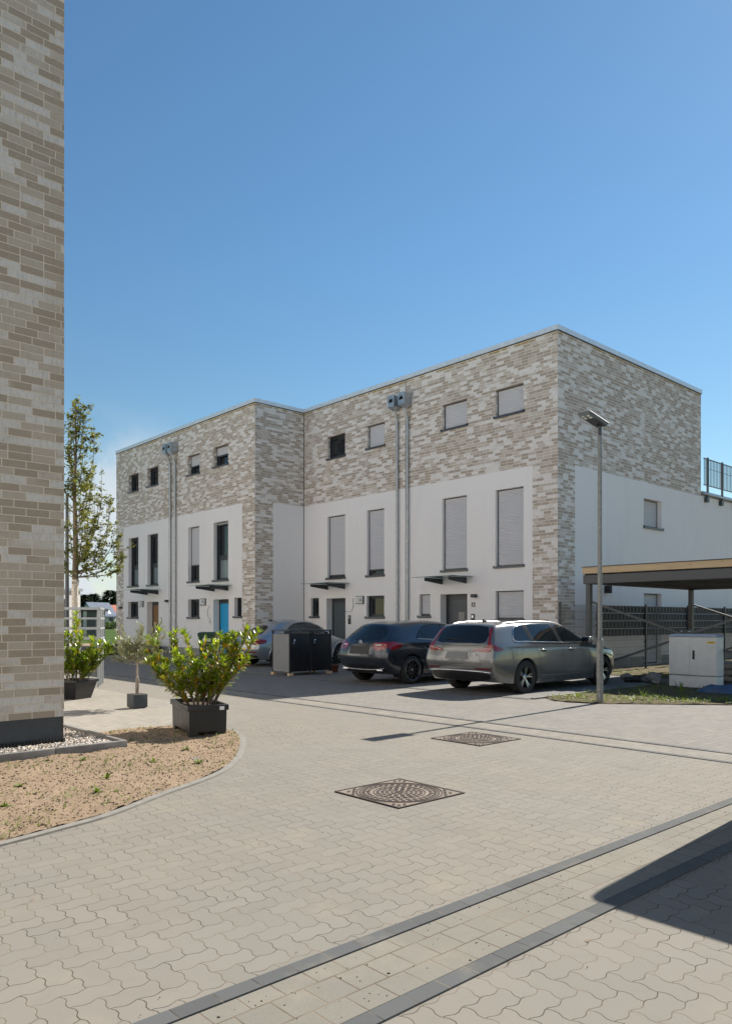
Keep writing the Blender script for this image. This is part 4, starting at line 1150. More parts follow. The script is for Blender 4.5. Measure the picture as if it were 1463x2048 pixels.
# roof rails, antenna
for sg in (-1, 1):
    L = []
    for i in range(17):
        x = .62 + 2.05 * i / 16; h, n = v.proj((x, sg * .635), 'top')
        if h: L.append(v.O + h + Vector((0, 0, .028 * math.sin(math.pi * min(1, max(0, i / 16))) ** .35)))
    mb = MB(); mb.tube(L, .014, 6); mb.build('roof_rail', 'brushed_steel', v.t)
h, n = v.proj((.86, 0), 'top'); p = v.O + h
mb = MB(); mb.mesh([p + Vector(q) for q in ((-.06, 0, .065), (.12, -.03, -.01), (.12, .03, -.01), (-.06, -.022, -.01), (-.06, .022, -.01))], [(0, 1, 2), (0, 3, 1), (0, 2, 4), (0, 4, 3)]); mb.build('antenna', 'soft_black', v.t)
v.patch('windscreen', [(-.66, 1.02), (-.56, 1.34), (0, 1.40), (.56, 1.34), (.66, 1.02), (0, 1.04)], 'front', 'car_glass', .004, .06, None, 2)
for sg in (-1, 1): v.patch('headlight', [(sg * .50, .62), (sg * .52, .74), (sg * .72, .76), (sg * .76, .66)], 'front', 'tail_pale', .005, .05, None, 3)
v.patch('grille', [(-.38, .42), (-.40, .66), (0, .70), (.40, .66), (.38, .42)], 'front', 'soft_black', .006, .05, None, 2)
for sg in (-1, 1): v.mirror(3.08, .90, .98, 'paint_stone', sg)
for wx in VW:
    for sg in (-1, 1): v.wheel(wx, sg, .335, .225, .235, 5, 'double', 'rim_silver', 'rim_dark', .915)

# ---- compact hatchback in anthracite -------------------------------------------
MC = [
    col([.16, .05, .02, .09, .16, .50], [.74, .82, .84, .81, .76, .54], [.25, .42, .66, .92, 1.02, 1.335], crown=.05, rb=[.6, .9, 1, 1, 1, .9]),
    col([.32, .24, .22, .28, .36, .68], [.83, .87, .875, .86, .82, .575], [.24, .42, .66, .94, 1.05, 1.375]),
    col([.62, .60, .60, .62, .68, .98], [.86, .885, .89, .88, .84, .60], [.22, .42, .66, .93, 1.03, 1.405]),
    col([.95, .95, .95, .95, 1.0, 1.28], [.86, .885, .89, .875, .83, .615], [.20, .42, .66, .92, 1.01, 1.42]),
    col([1.45, 1.45, 1.45, 1.45, 1.48, 1.60], [.86, .875, .885, .86, .825, .625], [.18, .38, .64, .90, .985, 1.43]),
    col([2.05, 2.05, 2.05, 2.05, 2.05, 2.05], [.86, .87, .88, .86, .825, .62], [.18, .36, .64, .89, .965, 1.415]),
    col([2.65, 2.65, 2.65, 2.65, 2.68, 2.45], [.86, .87, .88, .86, .82, .60], [.18, .36, .64, .88, .945, 1.36]),
    col([3.02, 3.02, 3.02, 3.02, 3.06, 2.95], [.86, .875, .885, .86, .81, .66], [.18, .36, .64, .87, .93, 1.13], wb=.12),
    col([3.28, 3.28, 3.28, 3.28, 3.30, 3.26], [.86, .885, .89, .865, .80, .71], [.20, .40, .64, .86, .915, .97], crown=.03, wb=.06),
    col([3.55, 3.55, 3.55, 3.55, 3.55, 3.55], [.86, .885, .89, .86, .79, .69], [.20, .42, .64, .84, .88, .92], crown=.03),
    col([3.98, 4.0, 4.0, 4.0, 3.96, 3.92], [.82, .85, .855, .82, .76, .66], [.22, .42, .60, .76, .80, .83], crown=.03),
    col([4.08, 4.14, 4.15, 4.12, 4.06, 4.0], [.68, .74, .75, .73, .70, .58], [.22, .36, .55, .68, .73, .76], crown=.03)]
MW = [.80, 3.50]
m = Car('hatchback_car', (11.63, 12.99, 0), 'dark anthracite hatchback car with black wheels, parked between the grey estate and the bin shelter', 'paint_anthracite', MC, [1, .72, .36, 0], MW, .325, .37, .89,
        rearbow=.12, frontbow=.15, creases=[('row', 0, .6), ('rear', 4, .4), ('row', 4, .4), ('row', 3, .15), ('rear', 5, .6), ('corner', 1, .25), ('rear', 2, .2)], group='parked cars')
for side in ('R', 'L'):
    g = m.patch('side_window', [(1.02, 1.055), (1.12, 1.17), (1.30, 1.29), (1.55, 1.355), (1.95, 1.365), (2.35, 1.325), (2.65, 1.22), (2.95, 1.06), (2.98, .99), (2.8, .98), (1.9, 1.0), (1.3, 1.03)], side, 'car_glass', .003, .05, None, 4, True, .007, 'soft_black', trim_name='window_rubber')
    m.line('window_trim', [(1.02, 1.035), (1.3, 1.02), (1.9, .99), (2.8, .965), (3.0, .97)], side, 'chrome', .010, .003, g)
    mb = MB()
    for pts in ([(1.34, 1.04), (1.25, 1.12), (1.19, 1.21)], [(2.02, 1.0), (1.97, 1.18), (1.92, 1.355)], [(2.08, 1.0), (2.03, 1.18), (1.98, 1.355)]): m.line('', pts, side, '', .020, -.010, None, 4, True, False, mb)
    mb.build('pillar', 'soft_black', g)
    mb = MB()
    for pts in ([(1.08, 1.03), (1.12, .85), (1.20, .70), (1.28, .5), (1.30, .25)], [(2.05, .98), (2.07, .7), (2.07, .25)], [(3.0, .95), (3.05, .7), (3.02, .25)], [(1.30, .25), (2.2, .245), (3.02, .25)]): m.line('', pts, side, '', .0035, -.001, None, 8, True, False, mb)
    mb.build('door_seam', 'seam_black', m.t)
    m.line('body_crease', [(.75, .60), (1.4, .50), (2.3, .44), (2.95, .42)], side, 'paint_anthracite', .016, -.009)
    for hx in (1.38, 2.30): m.handle(hx, .87, side, 'paint_anthracite')
rg = m.patch('rear_window', [(-.56, 1.045), (-.46, 1.29), (0, 1.335), (.46, 1.29), (.56, 1.045), (0, 1.01)], 'rear', 'car_glass', .004, .05, None, 3)
for sg in (-1, 1):
    tl = m.patch('tail_light', [(sg * .42, .935), (sg * .80, .965), (sg * .83, .88), (sg * .72, .80), (sg * .50, .79)], 'rear', 'tail_red', .006, .04, None, 4)
    m.patch('tail_light_side', [(.13, .80), (.15, .97), (.38, .965), (.50, .925), (.42, .86), (.30, .81)], 'R' if sg < 0 else 'L', 'tail_red', .006, .04, tl, 3)
    m.patch('lamp_strip', [(sg * .47, .905), (sg * .64, .92), (sg * .64, .89), (sg * .48, .88)], 'rear', 'tail_pale', .009, .05, tl, 0)
m.patch('number_plate', [(-.33, .69), (-.31, .87), (.31, .87), (.33, .69)], 'rear', 'plate_dark', .008, .08, None, 0)
mb = MB()
for pts in ([(-.56, 1.0), (0, .975), (.56, 1.0)], [(-.42, .93), (0, .91), (.42, .93)], [(-.42, .92), (-.45, .66), (0, .63), (.45, .66), (.42, .92)]): m.line('', pts, 'rear', '', .004, -.001, None, 6, True, False, mb)
mb.build('tailgate_seam', 'seam_black', m.t)
m.patch('rear_diffuser', [(-.72, .31), (-.62, .41), (0, .43), (.62, .41), (.72, .31), (.4, .27), (0, .265), (-.4, .27)], 'rear', 'black_plastic', .006, .06, None, 3)
m.line('bumper_strip', [(-.70, .385), (-.45, .35), (0, .34), (.45, .35), (.70, .385)], 'rear', 'brushed_steel', .012, .010)
for sg in (-1, 1):
    h, n = m.proj((sg * .58, .33), 'rear'); p = m.O + h
    mb = MB(); mb.bbox(-.05, .02, -.09, .09, -.028, .028, .02, 0, Matrix.Translation(p)); mb.build('exhaust', 'chrome', m.t)
h, n = m.proj((0, .955), 'rear'); p = m.O + h; M = wallM(p.x - .004, p.y, p.z)
mb = MB(); mb.tube([M @ Vector((.045 * math.cos(a), .045 * math.sin(a), .004)) for a in [2 * math.pi * k / 24 for k in range(25)]], .005, 6, 0, False)
for k in range(3): a = R(90 + 120 * k); mb.tube([M @ Vector((0, 0, .005)), M @ Vector((.043 * math.cos(a), .043 * math.sin(a), .004))], [.008, .003], 6)
mb.build('badge', 'chrome', m.t)
m.patch('windscreen', [(-.62, 1.0), (-.50, 1.30), (0, 1.37), (.50, 1.30), (.62, 1.0), (0, 1.02)], 'front', 'car_glass', .004, .06, None, 2)
for sg in (-1, 1): m.patch('headlight', [(sg * .48, .60), (sg * .50, .72), (sg * .68, .74), (sg * .72, .64)], 'front', 'tail_pale', .005, .05, None, 3)
m.patch('grille', [(-.38, .42), (-.40, .62), (0, .66), (.40, .62), (.38, .42)], 'front', 'soft_black', .006, .05, None, 2)
for sg in (-1, 1): m.mirror(2.86, .86, .96, 'paint_anthracite', sg)
for wx in MW:
    for sg in (-1, 1): m.wheel(wx, sg, .325, .225, .24, 10, 'single', 'rim_dark', 'rim_dark', .885)
for sg in (-1, 1):
    mb = MB()
    for wx in MW:
        mb.tube([m.O + Vector((wx + .234 * math.cos(a), sg * .888, .325 + .234 * math.sin(a))) for a in [2 * math.pi * k / 40 for k in range(41)]], .004, 5, 0, False)
    mb.build('rim_ring', 'rim_silver', m.t)

# ---- rounded silver car ----------------------------------------------------------
BC = [
    col([.20, .06, .02, .12, .22, .85], [.70, .76, .78, .76, .72, .50], [.26, .40, .60, .84, .93, 1.22], crown=.09, rb=[.7, 1, 1.1, 1.1, 1, .7]),
    col([.36, .28, .26, .34, .46, 1.02], [.80, .85, .86, .84, .79, .53], [.24, .40, .60, .86, .96, 1.30], crown=.08),
    col([.66, .64, .64, .68, .80, 1.25], [.85, .895, .90, .88, .81, .555], [.22, .42, .64, .88, .985, 1.385], crown=.07),
    col([.98, .98, .98, 1.0, 1.10, 1.50], [.86, .90, .905, .87, .80, .575], [.20, .42, .64, .88, .99, 1.425], crown=.055),
    col([1.45, 1.45, 1.45, 1.45, 1.50, 1.80], [.82, .84, .85, .83, .79, .585], [.18, .36, .60, .87, .985, 1.44]),
    col([2.05, 2.05, 2.05, 2.05, 2.08, 2.15], [.82, .835, .845, .825, .785, .585], [.18, .34, .60, .87, .975, 1.435]),
    col([2.60, 2.60, 2.60, 2.60, 2.64, 2.55], [.82, .84, .85, .83, .78, .57], [.18, .34, .60, .86, .96, 1.37]),
    col([2.88, 2.88, 2.88, 2.88, 2.92, 2.90], [.84, .87, .88, .84, .76, .62], [.18, .36, .60, .85, .94, 1.14], wb=.16),
    col([3.12, 3.12, 3.12, 3.12, 3.14, 3.14], [.86, .90, .905, .85, .73, .62], [.20, .40, .64, .83, .91, .97], crown=.05, wb=.08),
    col([3.42, 3.42, 3.42, 3.42, 3.42, 3.40], [.86, .90, .905, .85, .70, .55], [.20, .42, .64, .80, .86, .90], crown=.05),
    col([3.90, 3.92, 3.92, 3.92, 3.86, 3.80], [.80, .86, .86, .78, .64, .46], [.22, .42, .58, .70, .76, .79], crown=.05),
    col([4.02, 4.08, 4.10, 4.06, 4.0, 3.92], [.64, .70, .71, .67, .58, .40], [.24, .36, .50, .62, .67, .70], crown=.03)]
BW = [.87, 3.41]
b = Car('rounded_car', (13.19, 20.36, 0), 'silver rounded compact car with arched roof, half hidden behind the black bin shelter', 'paint_silver', BC, [1, .72, .36, 0], BW, .335, .385, .905,
        rearbow=.16, frontbow=.18, creases=[('row', 0, .6), ('row', 4, .2)], group='parked cars')
for side in ('R', 'L'):
    g = b.patch('side_window', [(1.10, 1.03), (1.28, 1.18), (1.52, 1.31), (1.85, 1.375), (2.2, 1.37), (2.55, 1.27), (2.82, 1.10), (2.90, 1.0), (2.6, .985), (1.9, 1.0)], side, 'car_glass_clear', .003, .05, None, 4, True, .008, 'soft_black', trim_name='window_rubber')
    mb = MB()
    for pts in ([(1.60, 1.01), (1.54, 1.15), (1.48, 1.29)], [(2.52, .99), (2.48, 1.12), (2.45, 1.3)]): b.line('', pts, side, '', .018, -.008, None, 4, True, False, mb)
    mb.build('pillar', 'soft_black', g)
    mb = MB()
    for pts in ([(1.60, .98), (1.60, .7), (1.62, .25)], [(2.86, .96), (2.88, .7), (2.86, .25)]): b.line('', pts, side, '', .0035, -.001, None, 8, True, False, mb)
    for wx in BW:
        b.line('', [(wx + .47 * math.cos(a), .335 + .47 * math.sin(a)) for a in [R(8 + 164 * k / 12) for k in range(13)]], side, '', .004, -.001, None, 2, True, False, mb)
    mb.build('door_seam', 'seam_black', b.t)
    mb = MB()
    for wx in BW: b.line('', [(wx + .40 * math.cos(a), .335 + .40 * math.sin(a)) for a in [R(2 + 176 * k / 12) for k in range(13)]], side, '', .03, -.008, None, 2, True, False, mb)
    mb.build('fender_lip', 'paint_silver', b.t)
    b.line('sill_strip', [(1.3, .33), (2.1, .30), (3.0, .33)], side, 'paint_silver', .03, -.012)
    b.handle(1.85, .86, side, 'paint_silver')
b.patch('rear_window', [(-.50, .975), (-.46, 1.15), (-.30, 1.27), (0, 1.32), (.30, 1.27), (.46, 1.15), (.50, .975), (0, .93)], 'rear', 'car_glass', .004, .05, None, 4)
for sg in (-1, 1):
    tl = b.patch('tail_light', [(sg * .50, .80), (sg * .60, .86), (sg * .75, .86), (sg * .80, .80), (sg * .78, .71), (sg * .64, .69)], 'rear', 'tail_red', .008, .04, None, 4)
    b.patch('tail_light_side', [(.12, .72), (.14, .85), (.32, .85), (.38, .80), (.30, .73)], 'R' if sg < 0 else 'L', 'tail_red', .008, .04, tl, 3)
    b.patch('reflector', [(sg * .72, .45), (sg * .46, .455), (sg * .46, .485), (sg * .72, .48)], 'rear', 'tail_red', .005, .05, None, 0)
b.patch('lower_bumper', [(-.64, .30), (-.60, .36), (0, .38), (.60, .36), (.64, .30), (0, .27)], 'rear', 'black_plastic', .006, .06, None, 3)
b.line('bumper_seam', [(-.78, .62), (-.4, .60), (0, .595), (.4, .60), (.78, .62)], 'rear', 'seam_black', .004, -.001)
b.patch('windscreen', [(-.60, 1.0), (-.48, 1.30), (0, 1.38), (.48, 1.30), (.60, 1.0), (0, 1.02)], 'front', 'car_glass', .004, .06, None, 2)
for sg in (-1, 1): b.patch('headlight', [(sg * .46, .62), (sg * .50, .74), (sg * .62, .74), (sg * .66, .62), (sg * .56, .56)], 'front', 'tail_pale', .005, .05, None, 4)
for sg in (-1, 1): b.mirror(2.76, .83, .96, 'paint_silver', sg)
h, n = b.proj((1.15, 0), 'top'); p = b.O + h
mb = MB(); mb.mesh([p + Vector(q) for q in ((-.08, 0, .06), (.10, -.03, -.01), (.10, .03, -.01), (-.05, -.022, -.01), (-.05, .022, -.01))], [(0, 1, 2), (0, 3, 1), (0, 2, 4), (0, 4, 3)]); mb.build('antenna', 'soft_black', b.t)
for wx in BW:
    for sg in (-1, 1): b.wheel(wx, sg, .335, .225, .235, 10, 'single', 'rim_silver', 'rim_dark', .885)
# ------------------------------------------------------------------ street lamp
t = thing('street_lamp', (12.06, 7.15, 0), 'galvanised street lamp post with a flat tilted lamp head beside the rough ground', 'street lamp')
mb = MB(); mb.tube([(12.06, 7.15, -.05), (12.06, 7.15, 1.12)], .058, 16); mb.tube([(12.06, 7.15, 1.12), (12.06, 7.15, 1.15)], [.058, .040], 16)
mb.box(12.0, 12.004, 7.12, 7.18, .45, .95); mb.build('base_sleeve', 'galvanised', t)
mb = MB(); mb.tube([(12.06, 7.15, 1.14), (12.06, 7.15, 4.72)], [.040, .036], 16); mb.build('pole', 'galvanised', t)
mb = MB(); mb.tube([(12.06, 7.15, 4.70), (12.06, 7.15, 4.88)], .031, 14); mb.build('collar', 'anthracite', t)
LM = Matrix.Translation((12.06, 7.15, 4.93)) @ Matrix.Rotation(R(11), 4, 'Y') @ Matrix.Rotation(R(180), 4, 'Z')
mb = MB(); mb.mesh([(-.07, -.10, -.03), (-.07, .10, -.03), (.52, .105, -.03), (.52, -.105, -.03), (-.10, -.11, .03), (-.10, .11, .03), (.535, .115, .012), (.535, -.115, .012)],
    [(0, 1, 2, 3), (4, 7, 6, 5), (0, 4, 5, 1), (1, 5, 6, 2), (2, 6, 7, 3), (3, 7, 4, 0)], 0, False, LM)
hd = mb.build('lamp_head', 'sill_metal', t)
mb = MB(); mb.mesh([(-.11, -.12, .030), (-.11, .12, .030), (.545, .125, .013), (.545, -.125, .013), (-.10, -.11, .045), (-.10, .11, .045), (.52, .11, .028), (.52, -.11, .028)],
    [(0, 1, 2, 3), (4, 7, 6, 5), (0, 4, 5, 1), (1, 5, 6, 2), (2, 6, 7, 3), (3, 7, 4, 0)], 0, False, LM); mb.build('head_cover', 'galvanised_light', hd)
mb = MB(); mb.box(.32, .52, -.10, .10, -.036, -.031, 0, LM); mb.build('lamp_glass', 'frosted', hd)
for (x, y) in ((.38, -.05), (.38, .05), (.46, -.05), (.46, .05)):
    mb = MB(); mb.lathe([(0, -.048), (.022, -.045), (.026, -.037)], 12, 0, LM @ Matrix.Translation((x, y, 0))); mb.build('lens', 'label_white', hd)
mb = MB(); mb.lathe([(0, -.05), (.022, -.05), (.022, -.03)], 12, 0, LM @ Matrix.Translation((.06, 0, 0))); mb.build('sensor', 'soft_black', hd)

# ------------------------------------------------------------------ carport
CX0, CX1, CY1, CY0 = 16.4, 22.15, 10.18, 5.2
t = thing('carport', (CX0, CY1, 0), 'dark steel carport with a raw timber fascia along its roof edge', 'carport')
def beam(name, x0, x1, y0, y1, z0, z1, mat='carport_steel'):
    mb = MB(); mb.bbox(x0, x1, y0, y1, z0, z1, .006, 0, None, 1); return mb.build(name, mat, t)
beam('front_beam', CX0, CX0 + .10, CY0, CY1, 2.345, 2.56)
beam('rear_beam', CX1 - .10, CX1, CY0, CY1, 2.345, 2.56)
beam('side_beam', CX0 + .101, CX1 - .101, CY1 - .10, CY1, 2.345, 2.555); beam('side_beam', CX0 + .101, CX1 - .101, CY0, CY0 + .10, 2.345, 2.555)
for k in range(1, 10):
    x = CX0 + .1 + k * .56; beam('joist', x, x + .05, CY0 + .101, CY1 - .101, 2.40, 2.55)
beam('roof_panel', CX0 + .03, CX1 - .02, CY0 + .02, CY1 - .02, 2.562, 2.585, 'interior')
o = beam('timber_fascia', CX0 - .015, CX0 + .045, CY0 - .02, CY1 + .01, 2.59, 2.745, 'timber'); beam('timber_fascia', CX0 + .046, CX1, CY1 - .05, CY1 + .01, 2.59, 2.745, 'timber')
mb = MB(); mb.box(CX0 - .03, CX1, CY0 - .03, CY1 + .02, 2.75, 2.765); mb.build('roof_sheet', 'anthracite', t)
mb = MB()
y = CY0 + .1
while y < CY1: mb.box(CX0 + .03, CX0 + .044, y, y + .05, 2.586, 2.60); y += .38
mb.build('timber_wedge', 'bark', t)
for (x, y) in ((CX0 + .05, CY1 - .16), (CX1 - .2, CY1 - .16), (CX0 + .05, CY0 + .05), (CX1 - .2, CY0 + .05)):
    mb = MB(); mb.bbox(x, x + .12, y, y + .12, 0, 2.344, .006, 0, None, 1); mb.box(x - .05, x + .17, y - .05, y + .17, 0, .015); mb.build('post', 'carport_steel', t)
def brace(p, q):
    mb = MB(); mb.bar(p, q, .035, .05); d = (Vector(q) - Vector(p)).normalized()
    for e, s_ in ((Vector(p), 1), (Vector(q), -1)): mb.tube([e + d * s_ * .05, e + d * s_ * .16], .012, 6)
    mb.build('brace', 'carport_steel', t)
xm = CX0 + .13; cy = (CY0 + CY1) / 2; cz = 1.12
for (y, z) in ((CY1 - .18, 1.90), (CY1 - .18, .30), (CY0 + .2, 1.9), (CY0 + .2, .3)):
    s_ = 1 if y > cy else -1; brace((xm, y, z), (xm, cy + s_ * .09, cz + (.04 if z > cz else -.04)))
mb = MB(); mb.box(xm - .012, xm + .012, cy - .13, cy + .13, cz - .13, cz + .13)
g = mb.build('gusset_plate', 'anthracite', t)
mb = MB()
for dy in (-.09, .09):
    for dz in (-.09, .09): mb.lathe([(0, .012), (.018, .010), (.02, 0)], 10, 0, Matrix.Translation((xm - .012, cy + dy, cz + dz)) @ Matrix.Rotation(R(-90), 4, 'Y'))
mb.build('bolt', 'chrome', g)
xm = CX1 - .14
brace((xm, CY1 - .18, 1.90), (xm, cy + .09, cz + .04)); brace((xm, CY0 + .2, 1.9), (xm, cy - .09, cz + .04)); brace((xm, CY0 + .2, .3), (xm, cy - .09, cz - .04)); brace((xm, CY1 - .18, .3), (xm, cy + .09, cz - .04))
brace((CX0 + .2, CY1 - .1, 2.38), (CX1 - .2, CY0 + .15, 2.38))

# ------------------------------------------------------------------ wire mesh fences
def mesh_fence(name, label, p0, p1, posts, h, strips=None, pitch=.05, zb=.06, slit=False, group=None):
    p0 = Vector((*p0, 0)); p1 = Vector((*p1, 0)); L = (p1 - p0).length; d = (p1 - p0) / L; nrm = Vector((d.y, -d.x, 0))
    M = Matrix(((d.x, nrm.x, 0), (d.y, nrm.y, 0), (0, 0, 1))).to_4x4(); M.translation = p0
    t = thing(name, p0, label, 'fence', group)
    mb = MB(); x = 0
    while x < L: mb.box(x - .003, x + .003, -.003, .003, zb, h, 0, M); x += pitch
    z = zb + .02
    while z < h: mb.box(0, L, -.010, -.0035, z - .0035, z + .0035, 0, M); mb.box(0, L, .0035, .010, z - .0035, z + .0035, 0, M); z += .2
    mb.build('mesh_panel', 'anthracite', t)
    for x in posts:
        mb = MB(); mb.bbox(x - .03, x + .03, .011, .055, 0, h + .04, .004, 0, M, 1); mb.box(x - .035, x + .035, .008, .06, h + .04, h + .05, 0, M)
        for zz in (.3, .8, 1.3): mb.box(x - .045, x + .045, -.014, .012, zz, zz + .04, 0, M)
        mb.build('fence_post', 'anthracite', t)
    if strips:
        a, b, z0, z1, n = strips; hh = (z1 - z0) / n; r_ = random.Random(5)
        for i in range(n):
            mb = MB(); x = a; k = 0
            while x < b:
                # the strip is woven through the wires: alternately in front and behind
                off = .012 if k % 2 == i % 2 else -.012; e = min(x + pitch * 2, b)
                mb.mesh([(x, -off, z0 + i * hh + .010), (e, off, z0 + i * hh + .010), (e, off, z0 + (i + 1) * hh - .010), (x, -off, z0 + (i + 1) * hh - .010)], [(0, 1, 2, 3)], (k + i) % 2, False, M)  # two tones paint in the light and shade of the weave
                x = e; k += 1
            mb.build('privacy_strip', ['privacy_strip', 'privacy_strip_lit'], t)
    return t
# world point on line Y=11.2
mesh_fence('mesh_fence', 'dark wire mesh fence woven with privacy strips along the side of the corner house', (16.86, 11.2), (33.0, 11.2),
           [.05, 1.85, 4.55, 7.3, 10.1, 13.0, 15.9], 1.88, (1.85, 16.1, 1.0, 1.88, 4))

# ------------------------------------------------------------------ utility cabinet
cxf, cya, cyb = 16.20, 6.87, 7.92
t = thing('utility_cabinet', (cxf, (cya + cyb) / 2, 0), 'light grey ribbed utility cabinet with two doors and a yellow sticker, under the carport edge', 'cabinet')
mb = MB(); mb.bbox(cxf + .02, cxf + .34, cya, cyb, .27, 1.10, .008)
mb.build('cabinet_body', 'cabinet', t)
for (a, b) in ((cya + .012, (cya + cyb) / 2 + .05), ((cya + cyb) / 2 + .058, cyb - .012)):
    mb = MB(); mb.box(cxf + .002, cxf + .019, a, b, .29, 1.075)
    y = a + .02
    while y < b - .02: mb.box(cxf - .004, cxf + .0015, y, y + .012, .30, 1.065); y += .0285
    mb.build('cabinet_door', 'cabinet', t)
mb = MB(); mb.bbox(cxf + .012, cxf + .345, cya + .005, cyb - .005, -.03, .255, .006)
y = cya + .02
while y < cyb - .02: mb.box(cxf + .006, cxf + .0115, y, y + .012, .0, .25); y += .0285
mb.build('pedestal', 'cabinet', t)
mb = MB(); mb.mesh([(cxf - .02, cya - .02, 1.103), (cxf - .02, cyb + .02, 1.103), (cxf + .37, cyb + .02, 1.103), (cxf + .37, cya - .02, 1.103), (cxf + .04, cya + .05, 1.16), (cxf + .04, cyb - .05, 1.16), (cxf + .30, cyb - .05, 1.16), (cxf + .30, cya + .05, 1.16)],
    [(0, 1, 2, 3), (4, 7, 6, 5), (0, 4, 5, 1), (1, 5, 6, 2), (2, 6, 7, 3), (3, 7, 4, 0)]); mb.build('cabinet_lid', 'cabinet_lid', t)
mb = MB(); mb.bbox(cxf - .016, cxf + .0, cya + .47, cya + .515, .62, .81, .004); mb.build('cabinet_handle', 'soft_black', t)
mb = MB(); mb.box(cxf - .0075, cxf - .0045, cya + .03, cya + .20, .965, 1.01); st = mb.build('yellow_sticker', 'label_yellow', t)
mb = MB(); mb.box(cxf - .009, cxf - .0078, cya + .05, cya + .18, .99, .997); mb.box(cxf - .009, cxf - .0078, cya + .07, cya + .16, .977, .983); mb.build('sticker_text', 'soft_black', st)
mb = MB(); mb.box(cxf + .12, cxf + .24, cya - .004, cya - .001, .88, 1.02); mb.build('side_sticker', 'label_white', t)

# ------------------------------------------------------------------ bin shelter
sx0, sx1, sy0, sy1 = 11.90, 13.31, 16.08, 16.88
t = thing('bin_shelter', ((sx0 + sx1) / 2, (sy0 + sy1) / 2, 0), 'black double bin shelter with a grey side panel standing on wooden blocks', 'bin shelter')
mb = MB()
for (x, y) in ((sx0, sy0), (sx1 - .04, sy0), (sx0, sy1 - .04), (sx1 - .04, sy1 - .04), ((sx0 + sx1) / 2 - .02, sy0)): mb.box(x, x + .04, y, y + .04, .07, 1.17)
mb.build('frame', 'soft_black', t)
mb = MB(); mb.bbox(sx0 - .02, sx1 + .02, sy0 - .03, sy1 + .02, 1.171, 1.20, .005); mb.build('top', 'anthracite_matt', t)
mb = MB(); mb.box(sx0 + .004, sx0 + .02, sy0 + .045, sy1 - .045, .10, 1.09); mb.build('side_panel', 'grey_panel', t)
mb = MB(); mb.box(sx1 - .02, sx1 - .004, sy0 + .045, sy1 - .045, .10, 1.09); mb.build('side_panel', 'grey_panel', t)
mb = MB(); mb.box(sx0 + .045, sx1 - .045, sy1 - .02, sy1 - .004, .10, 1.09); mb.build('back_panel', 'grey_panel', t)
for (a, b, hx) in ((sx0 + .045, (sx0 + sx1) / 2 - .025, .12), ((sx0 + sx1) / 2 + .025, sx1 - .045, .12)):
    mb = MB(); mb.bbox(a, b, sy0 + .004, sy0 + .02, .10, 1.09, .003); d_ = mb.build('shelter_door', 'black_plastic', t)
    mb = MB(); mb.tube([(a + hx, sy0 - .01, .93), (a + hx - .03, sy0 - .02, .90), (a + hx - .05, sy0 - .02, .84)], .008, 6); mb.lathe([(0, .012), (.022, .01), (.024, 0)], 12, 0, Matrix.Translation((a + hx, sy0 + .004, .93)) @ Matrix.Rotation(R(90), 4, 'X')); mb.build('latch', 'chrome', d_)
for (x, y) in ((sx0 - .02, sy0 - .03), (sx0 - .02, sy1 - .09), (sx1 - .1, sy0 - .02), (sx1 - .1, sy1 - .1)):
    mb = MB(); mb.box(x, x + .12, y, y + .11, .0, .068); mb.build('wooden_block', 'timber', t)

# ------------------------------------------------------------------ wheelie bins
def wheelie(loc, rz, lab, mat):
    t = thing('wheelie_bin', loc, lab, 'bin', 'wheelie bins by house 16'); t.rotation_euler = (0, 0, rz)
    O = Vector(loc); mb = MB()
    def ring(z, w, d, yo=0): return [Vector((O.x + sx * w / 2, O.y + sy * d / 2 + yo, O.z + z)) for sx, sy in ((-1, -1), (1, -1), (1, 1), (-1, 1))]
    rs = [ring(.06, .44, .50, .03), ring(.5, .50, .60), ring(.93, .55, .68), ring(.935, .60, .73), ring(.985, .60, .73)]
    for i in range(len(rs) - 1):
        for k in range(4): mb.face([rs[i][k], rs[i][(k + 1) % 4], rs[i + 1][(k + 1) % 4], rs[i + 1][k]])
    mb.face(rs[0]); mb.build('bin_body', mat, t)
    mb = MB(); a = ring(.99, .60, .75); bq = ring(1.03, .58, .72); c = ring(1.06, .46, .56)
    for u, w in ((a, bq), (bq, c)):
        for k in range(4): mb.face([u[k], u[(k + 1) % 4], w[(k + 1) % 4], w[k]])
    mb.face(c); mb.face(a[::-1]); mb.tube([O + Vector((-.27, .40, .99)), O + Vector((.27, .40, .99))], .018, 8); mb.build('lid', mat, t)
    for sx in (-1, 1):
        mb = MB(); mb.lathe([(0, -.03), (.09, -.03), (.10, -.02), (.10, .02), (.09, .03), (0, .03)], 18, 0, Matrix.Translation(O + Vector((sx * .27, .26, .10))) @ Matrix.Rotation(R(90), 4, 'Y')); mb.build('wheel', 'rubber', t)
    mb = MB(); mb.box(O.x - .13, O.x + .13, O.y - .362, O.y - .352, .74, .85); mb.build('bin_label', 'label_white', t)
    return t
wheelie((13.25, 22.5, 0), R(-38), 'dark green wheelie bin with a white label in front of the blue door house', 'bin_green')
wheelie((13.85, 21.85, 0), R(-35), 'black wheelie bin between the green bin and the silver car', 'black_plastic')

